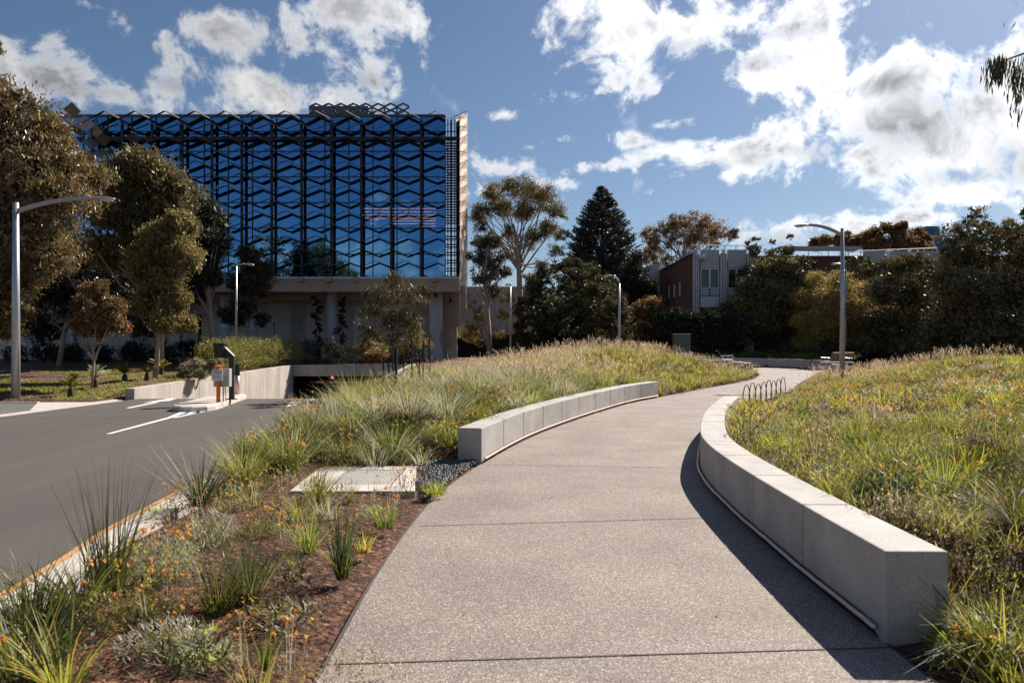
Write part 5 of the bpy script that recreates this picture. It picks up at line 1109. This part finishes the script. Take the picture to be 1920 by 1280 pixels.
# sapling with stakes
PT('gum_sapling','staked narrow leaved sapling standing before the columns','tree',25,(738,722),[(735,525,24),(715,555,26),(760,550,24),(790,565,16),(690,580,22),(735,590,30),(770,600,22),(700,625,20),(745,635,22),(795,540,12),(690,545,12),(670,610,10)],5200,'gumdk',(.17,.035),1.1,.035,'darkbark',limbs=40,shell=.3,cr=.5,mids=[(735,640),(737,580),(740,530)],per=22, fill=0, dense=1.15)
PT('gum_sapling','smaller yellowing sapling behind the staked one','tree',30,(783,706),[(775,625,16),(790,640,16),(765,645,14),(745,655,12),(715,650,14),(700,660,12),(783,612,10)],3600,'yellow',(.14,.04),.8,.03,'darkbark',limbs=14,per=22, fill=0, dense=1.15)
PT('gum_sapling','thin reddish sapling at the left of the stakes','tree',28,(700,705),[(690,640,12),(675,655,12),(705,665,14),(690,672,12)],1800,'red',(.13,.04),.8,.02,'darkbark',limbs=8,per=18, fill=0, dense=1.15)
STK = [(719,712,668,24,'stake left of the big one, leaning'),(742,728,652,21.5,'thickest stake, beside the sapling trunk'),(729,700,660,29,'short stake behind the sapling trunk'),(772,694,635,26,'stake joined by the green tie, left of the pair'),(787,690,640,30,'stake just right of the left green tie'),(793,698,638,25,'tall stake right of the green tie'),(806,688,633,30,'outermost stake on the right'),(757,690,640,32,'far stake in the middle of the group'),(745,688,640,34,'faint far stake left of the middle one')]
for i, (a, b, c, d, lb) in enumerate(STK):
    x = X_(a, d); z = Gs(x, d); h = Z_(c, d)-z
    mb = MB(); w = .045 if i == 1 else .03; mb.tube([(0, 0, -.2), (.02*sin(i*3), 0, h)], [w, w], 6); o = mb.build('timber_stake', M['stake'], loc=(x, d, z)); tag(o, 'dark timber tree stake: '+lb, 'stake', 'stakes around the saplings')
for (a, c, b, d, lb) in ((772,793,655.5,25.5,'green tree tie strap slung between two stakes, the lower one'),(793,806,648.5,27,'green tree tie strap on the rightmost stakes'),(731,746,656,22.5,'green tie round the nearest stake and the sapling')):
    mb = MB(); mb.box(X_(a, d), X_(c, d), d-.04, d-.02, Z_(b, d)-.035, Z_(b, d)+.035); tag(mb.build('tree_tie', M['strap']), lb, 'tree tie', 'green tree ties')
# middle
PT('gum_tree','tall airy gum with a forked pale trunk, right of the glass building','tree',60,(976,655),[(925,362,24),(955,345,18),(985,350,26),(1020,365,22),(1040,392,20),(905,395,22),(945,385,20),(985,392,24),(1030,425,20),(1052,440,15),(900,425,15),(1005,440,20),(1045,470,16),(955,430,14),(1015,500,16),(990,520,12),(1055,405,12)],15000,'olive',(.20,.06),.8,.30,cr=.46,back=.4,shell=.3,limbs=46,mids=[(975,560),(973,500),(970,455),(962,420)],fork=.42,per=45, fill=0, dense=2.1)
PT('gum_tree','shorter gum with hanging dark foliage against the corner of the glass building','tree',50,(919,668),[(900,455,18),(925,450,18),(890,480,16),(915,490,22),(945,480,16),(930,515,20),(900,520,16),(925,545,16),(948,510,12),(885,500,10)],10000,'gumdk',(.19,.055),1.3,.22,cr=.42,limbs=40,mids=[(915,610),(912,560),(910,500),(915,460)],per=45,back=.4, fill=0, dense=1.15)
PT('gum_tree','small leaning gum with yellow green leaves under the two tall gums','tree',56,(925,668),[(880,570,16),(900,590,18),(880,620,20),(895,640,14),(945,590,14),(950,560,14),(935,625,12)],6000,'yellow',(.17,.055),.7,.14,limbs=20,mids=[(900,610),(885,575),(878,550)],back=.4, fill=0, dense=1.15)
def bunya():
    d = 62; r = empty('bunya_pine', (X_(1128, d), d, .7), 0, 'dark conical bunya pine behind the round dome tree', 'tree'); ctr = np.array([X_(1128, d), d, .7]); parts = []; mb = MB()
    mb.tube([(0, 0, -.2), (0, 0, 7), (.1, 0, Z_(356, d)-.7)], [.32, .24, .04], 8)
    for y_ in np.arange(352, 600, 4.2):
        z = Z_(y_, d)-.7; hw = np.interp(y_, [350, 375, 400, 450, 500, 545, 600], [5, 20, 38, 58, 74, 82, 76])/FPX*d; nb = int(7+hw*4)
        for k in range(nb):
            a = RNG.uniform(0, 2*pi); L = hw*RNG.uniform(.72, 1.12); m_ = int(12+L*30); t = RNG.uniform(.25, 1, m_)**.6
            px_ = np.cos(a)*L*t; py_ = np.sin(a)*L*t; pz = z-.12*L*t+.30*L*(t**3)+RNG.normal(0, .04, m_)
            parts.append(np.stack([px_+RNG.normal(0, .07, m_), py_+RNG.normal(0, .07, m_), pz], -1))
            if k % 3 == 0: mb.tube([(0, 0, z), (cos(a)*L*.5, sin(a)*L*.5, z-.06*L), (cos(a)*L, sin(a)*L, z+.16*L)], [.05, .035, .012], 4, caps=False)
    P = np.concatenate(parts); V, F, C = leaves(P, .24, .08, pick(LP['bunya'], len(P), .35), -.15, 1.0); npmesh('crown', V, F, C, M['waxy'], r); mb.build('trunk', M['darkbark'], r, smooth=True)
bunya()
def dome():
    d = 44; r = empty('dome_tree', (X_(1072, d), d, .75), 0, 'broad dense dome shaped evergreen with many low trunks', 'tree'); R_ = 110/FPX*d; H_ = Z_(480, d)-.75; lob = []
    for k in range(420):
        u = RNG.normal(0, 1, 3); u /= np.linalg.norm(u)
        if u[2] < -.62: continue
        s = RNG.uniform(.84, .93); lob.append((u[0]*R_*s, u[1]*R_*s, 2.45+(H_-2.45)*u[2]*s, RNG.uniform(.32, .5)))
    lob += [(RNG.uniform(-.5, .5)*R_, RNG.uniform(-.5, .5)*R_, RNG.uniform(1.2, 3.6), .8) for _ in range(40)]
    (V, F, C), cc = crown_arrays(lob, 150000, LP['dome'], .115, .065, .1, .5, .55, per=60); npmesh('crown', V, F, C, M['leaf'], r)
    mb = MB()
    for k in range(9): a = k*.7; b = a+.2; mb.tube([(cos(a)*.9, sin(a)*.5, -.2), (cos(b)*1.2, sin(b)*.9, 1.4), (cos(b)*1.8, sin(b)*1.6, 3)], [.10, .08, .04], 6)
    mb.build('trunk', M['darkbark'], r, smooth=True)
dome()
PT('dark_conifer','dark drooping evergreen between the bunya pine and the brick building','tree',56,(1200,670),[(1190,505,22),(1180,530,26),(1210,535,24),(1200,560,30),(1225,570,22),(1185,590,26),(1195,480,12)],12000,'dark',(.17,.06),.5,.15,'darkbark')
PT('shrub','reddish brown leaved shrub right of the dome tree','shrub',46,(1225,670),[(1200,580,24),(1225,575,22),(1245,600,24),(1215,610,26),(1240,635,26),(1200,640,24)],9000,'red',(.15,.06),.3,.06,'darkbark',tip='pinktip',tipf=.3,back=.4)
PT('flat_topped_gum','broad flat topped gum rising behind the brick building','tree',78,(1290,660),[(1222,440,20),(1245,428,18),(1270,420,22),(1292,412,20),(1320,420,22),(1345,432,20),(1370,442,16),(1235,460,20),(1265,452,16),(1300,448,18),(1335,455,14),(1215,480,16),(1250,490,14)],17000,'brown',(.26,.09),.4,.30,cr=.40,back=.5,limbs=70,per=45,mids=[(1285,560),(1280,500),(1285,450)], fill=0, dense=1.15)
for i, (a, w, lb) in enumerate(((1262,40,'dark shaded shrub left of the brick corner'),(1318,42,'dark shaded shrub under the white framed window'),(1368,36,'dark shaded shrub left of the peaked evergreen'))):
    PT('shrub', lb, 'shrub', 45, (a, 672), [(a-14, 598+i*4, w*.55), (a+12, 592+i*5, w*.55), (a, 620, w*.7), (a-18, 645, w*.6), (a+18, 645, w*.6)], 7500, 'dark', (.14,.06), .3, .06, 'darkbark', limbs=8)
PT('peaked_evergreen','glossy dark evergreen with several pointed leaders in front of the brick building','tree',47,(1457,690),[(1417,448,8),(1415,470,15),(1449,452,8),(1448,478,16),(1481,444,8),(1480,468,14),(1505,490,16),(1430,505,28),(1470,500,30),(1500,520,26),(1400,535,28),(1440,550,40),(1485,560,36),(1395,580,32),(1440,600,38),(1480,605,32),(1400,615,22),(1525,500,12)],30000,'glossy',(.13,.065),.4,.12,'darkbark',m='waxy',back=.5,tip='limetip',tipf=.3)
PT('wattle_bush','fluffy olive gold wattle bush between the peaked evergreen and the right lamp','tree',45,(1550,690),[(1530,530,26),(1505,560,24),(1545,560,34),(1580,530,30),(1500,600,26),(1540,610,40),(1590,580,40),(1620,550,30),(1580,630,40),(1630,610,36),(1510,640,26),(1620,650,34)],34000,'wattle',(.12,.04),.2,.1,'darkbark',back=.4)
PT('dark_evergreen','dark evergreen with paler top leaves between the wattle bush and the tall right tree','tree',43,(1710,690),[(1655,500,20),(1690,495,24),(1725,490,24),(1750,510,26),(1660,545,36),(1710,545,40),(1750,570,40),(1660,600,44),(1715,620,50),(1760,650,40),(1640,655,36),(1690,670,30),(1600,490,14),(1625,495,14)],30000,'glossy',(.13,.06),.4,.12,'darkbark',m='waxy',back=.6,tip='pinktip',tipf=.22)
PT('dark_evergreen','tallest dark tree at the right edge, its upper leaves tipped pink and lime','tree',38,(1860,700),[(1828,402,18),(1815,430,28),(1850,435,30),(1880,445,22),(1790,470,34),(1835,480,44),(1900,430,26),(1915,470,40),(1775,530,40),(1830,550,55),(1890,540,60),(1950,500,60),(1780,600,50),(1840,630,60),(1910,630,70),(1770,650,40),(1980,600,70),(1925,400,16),(1960,430,40)],44000,'glossy',(.14,.06),.4,.18,'darkbark',m='waxy',back=.7,tip='pinktip',tipf=.3)
PT('far_gum','low distant gum crown left of the right lamp pole','tree',98,(1560,660),[(1530,455,14),(1550,450,14),(1575,450,14),(1600,455,15),(1615,445,10),(1590,440,9)],5000,'brown',(.36,.14),.3,.25,limbs=14)
PT('far_gum','rounded distant gum crown right of the right lamp pole','tree',96,(1690,660),[(1640,440,18),(1665,428,15),(1690,425,15),(1715,440,16),(1735,450,14),(1650,460,20),(1690,455,24),(1730,465,18)],9000,'brown',(.36,.14),.3,.3,limbs=20)
HD = [('hedge','dark clipped hedge running behind the far wall and benches',50,[(1180+k*26, 655, 24) for k in range(10)]),('hedge','dark hedge below the brick building at the foot of the trees on the right',43,[(1440+k*30, 672, 26) for k in range(17)])]
for nm, lb, d, lo in HD: PT(nm, lb, 'hedge', d, (lo[0][0]+20, 690), lo, 9000, 'dark', (.14,.07), .2, .04, 'darkbark', limbs=8, depth=.15)
for i, (a, b, y_, lb) in enumerate(((820, 1010, 628, 'distant dark tree belt seen under the middle gums'), (1000, 1240, 615, 'distant tree belt behind the dome tree and bunya pine'), (1440, 1960, 560, 'dense tree belt closing the gaps behind the right hand trees'), (-260, 130, 560, 'dense dark tree belt behind the gum at the left edge'))):
    d = 84 if i < 2 else (52 if i == 2 else 62); k = (b-a)/9; lo = [(a+k*(q+.5), y_+RNG.uniform(-8, 8)+(20 if i > 1 else 6), 30 if i < 2 else 48) for q in range(9)]+([(a+k*(q+.5), 630, 48) for q in range(9)] if i > 1 else [])
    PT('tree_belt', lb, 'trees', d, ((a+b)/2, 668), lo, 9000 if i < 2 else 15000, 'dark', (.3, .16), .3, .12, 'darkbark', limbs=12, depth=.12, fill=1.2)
# pendulous branch entering at the top right
ov = empty('weeping_gum', (9.3, 11.5, Gs(9.3, 11.5)), 0, 'gum tree just beyond the right edge, twigs dangling in the top right corner', 'tree'); off = np.array(ov.location)
mb = MB(); mb.tube([(0, 0, -.2), (.1, 0, 3), (0, .1, 5.3), (.2, .2, 6.6)], [.16, .13, .09, .05], 8); mb.tube([(0, .1, 4.9), (-.6, .2, 5.5), (-1.1, .3, 5.62), (-1.65, .3, 5.42)], [.06, .04, .02, .008], 6); mb.build('trunk', M['bark'], ov, smooth=True)
L_ = []; rn = RNG
for k in range(60):
    s = rn.uniform(-1.78, -.5); n_ = int(rn.integers(12, 34)); zt_2 = 5.45+.06*rn.normal(); ln = rn.uniform(.2, 1.0)*(1 if s > -1.5 else .45)
    t = np.linspace(0, 1, n_); L_.append(np.stack([s+rn.normal(0, .025, n_)+.06*np.sin(t*3+k), .3+rn.normal(0, .03, n_)+rn.normal(0, .12), zt_2-t*ln], -1))
P = np.concatenate(L_); V, F, C = leaves(P, .17, .022, pick(LP['gumdk'], len(P)), 2.2, .45); npmesh('foliage', V, F, C, M['leaf'], ov)
(V, F, C), _ = crown_arrays([(.3, .3, 6.6, 1.2), (1.4, 0, 6, 1.2), (1.2, .6, 5, 1)], 6000, LP['gumdk'], .12, .02, 1.4); npmesh('crown', V, F, C, M['leaf'], ov)

# ------------------------------------------------------------------ hedges and shrubs round the garage ramp
def hedge(label, pts, w, h, n, pal, leaf=(.07, .03), m='leaf', name='hedge'):
    """loose leafy hedge along pts [(x,y,z)]"""
    pts = np.array(pts, float); o = pts[0].copy(); r = empty(name, tuple(o), 0, label, 'hedge'); seg = np.concatenate([[0], np.cumsum(np.linalg.norm(np.diff(pts, axis=0), axis=1))]); K = n//60
    s = RNG.uniform(0, seg[-1], K); c = np.stack([np.interp(s, seg, pts[:, j]) for j in range(3)], -1)-o
    side = RNG.uniform(-1, 1, (K, 1)); ht = RNG.uniform(0, 1, (K, 1))**.7; c = c+np.concatenate([side*w*.45, side*w*.2, ht*h*(1+.12*np.sin(s*2.1)[:, None])], 1)
    ci = np.repeat(np.arange(K), 60); P = c[ci]+RNG.normal(0, .12, (len(ci), 3)); C = pick(LP[pal], K, .3)[ci]*.6+pick(LP[pal], len(ci), .3)*.4
    V, F, Cc = leaves(P, leaf[0], leaf[1], C, .1); npmesh('foliage', V, F, Cc, M[m], r)
    mb = MB()
    for k in range(10): t = seg[-1]*k/9; q = np.array([np.interp(t, seg, pts[:, j]) for j in range(3)])-o; mb.tube([q+[0, 0, -.1], q+[.05, 0, h*.7]], [.025, .01], 5)
    mb.build('stem', M['darkbark'], r)
hedge('sunlit olive green hedge on top of the retaining wall beside the ramp', [(-13.3, 32.5, .5), (-13.2, 37, .6), (-12.9, 41.5, .7), (-12.1, 43.2, .7)], 1.2, 1.35, 30000, 'hedge')
hedge('dark creeper hedge trailing along the top of the garage lintel', [(-12.0, 43.1, .7), (-9, 43.1, .7), (-5.2, 43.0, .7)], 1.0, 1.25, 16000, 'dark', (.09, .045))
PT('shrub','pale cream leaved shrub on the near part of the retaining wall','shrub',29,(368,712),[(350,692,14),(368,684,16),(388,690,13),(400,680,10),(375,700,14),(340,702,8)],7000,'cream',(.07,.02),.0,.03,'darkbark',back=.3,limbs=8)
for (q, d, lb, sd) in ((599, 52.9, 'left one of the two dark climbers beside the round column', -1), (643, 52.9, 'right one of the two dark climbers beside the round column', 1)):
    r = empty('climbing_vine', (X_(q, d), d-.3, .7), 0, lb, 'climber'); lo = [(RNG.normal(0, .12), RNG.normal(0, .12), z, .24) for z in np.arange(.3, 4.6, .22)]
    (V, F, C), _ = crown_arrays(lo, 3600, LP['dark'], .12, .07, .4, per=24); npmesh('foliage', V, F, C, M['leaf'], r)
    mb = MB(); mb.tube([(0, 0, -.1), (.05, .05, 2), (0, 0, 4.5)], [.03, .025, .01], 5); mb.build('stem', M['darkbark'], r)
mb = MB(); mb.tube([(0, 0, -.2), (0, 0, 2.3)], .02, 5); mb.lathe((0, 0, 2.3), [(.02, 0), (.06, .05), (.03, .16)], 8); tag(mb.build('garden_torch', M['stake'], loc=(X_(514, 47), 47, .75)), 'thin dark torch pole behind the hedge before the grey wall', 'torch')
# cycads
CY = [(133,742,24.0,.95,'green','small dark cycad nearest the footpath, left of the retaining wall'),(179,731,26.5,1.0,'silver','silvery cycad second from the left'),(234,716,29.5,.95,'green','green cycad in the middle of the row'),(276,713,30.3,.75,'gold','orange tinged cycad beside the young fern clump'),(303,704,32.5,.95,'gold','yellow orange cycad nearest the pale shrub')]
for (a, b, d, h, pal, lb) in CY:
    x = X_(a, d); z = Gs(x, d); r = empty('cycad', (x, d, z), 0, lb, 'cycad', 'cycads left of the driveway'); mb = MB(); mb.lathe((0, 0, 0), [(.09, -.1), (.11, .1), (.08, .28), (.03, .34)], 9); mb.build('trunk', M['darkbark'], r)
    parts = []
    for k in range(13):
        az = RNG.uniform(0, 2*pi); L = h*RNG.uniform(.6, 1.0)*.75; el = RNG.uniform(.75, 1.4); n_ = 34; t = np.linspace(.1, 1, n_)
        P = np.stack([np.cos(az)*L*np.cos(el)*t*(1+.3*t), np.sin(az)*L*np.cos(el)*t*(1+.3*t), .3+L*np.sin(el)*t-.28*L*t**2.2], -1)
        for sg_ in (-1, 1):
            parts.append(blades(P, np.full(n_, az+sg_*1.05), np.full(n_, .16)*(1.1-.6*t)*h, np.full(n_, 1.1), np.full(n_, .022), pick(PAL[pal] if RNG.uniform() < .7 else PAL['green'], n_), np.full(n_, .1), 1))
    V, F, C = merge(parts); npmesh('fronds', V, F, C, M['grass'], r)
# mirrored surroundings behind the viewpoint
PT2 = [('gum_tree','big gum behind the viewpoint, seen only as a dark reflection low in the blue glass',-34,-9,19.5,7.5,14000),('gum_tree','lower gum behind the viewpoint, mirrored small in the glass right of the big one',-19.5,-9,12.2,3.6,7000),('gum_tree','gum behind the viewpoint mirrored at the left part of the glass',-52,-12,16.5,7,10000)]
for nm, lb, x, y, h, R_, n in PT2:
    r = empty(nm, (x, y, -.1), 0, lb, 'tree'); lo = [(RNG.normal(0, R_*.4), RNG.normal(0, R_*.4), h*RNG.uniform(.45, .93), R_*RNG.uniform(.25, .4)) for _ in range(16)]
    (V, F, C), cc = crown_arrays(lo, n, LP['gumdk'], .4, .16, .6); npmesh('crown', V, F, C, M['leaf'], r)
    mb = MB(); mb.tube([(0, 0, -.2), (.2, 0, h*.4), (0, .2, h*.8)], [.35, .25, .08], 8)
    for q in cc[:14]: mb.tube([(.1, 0, h*.4), tuple(q*.6+np.array([0, 0, h*.1])), tuple(q)], [.12, .08, .02], 5, caps=False)
    mb.build('trunk', M['bark'], r, smooth=True)
print('meadow quads', tot, 'total polys', sum(len(o.data.polygons) for o in COL.objects if o.type == 'MESH'))
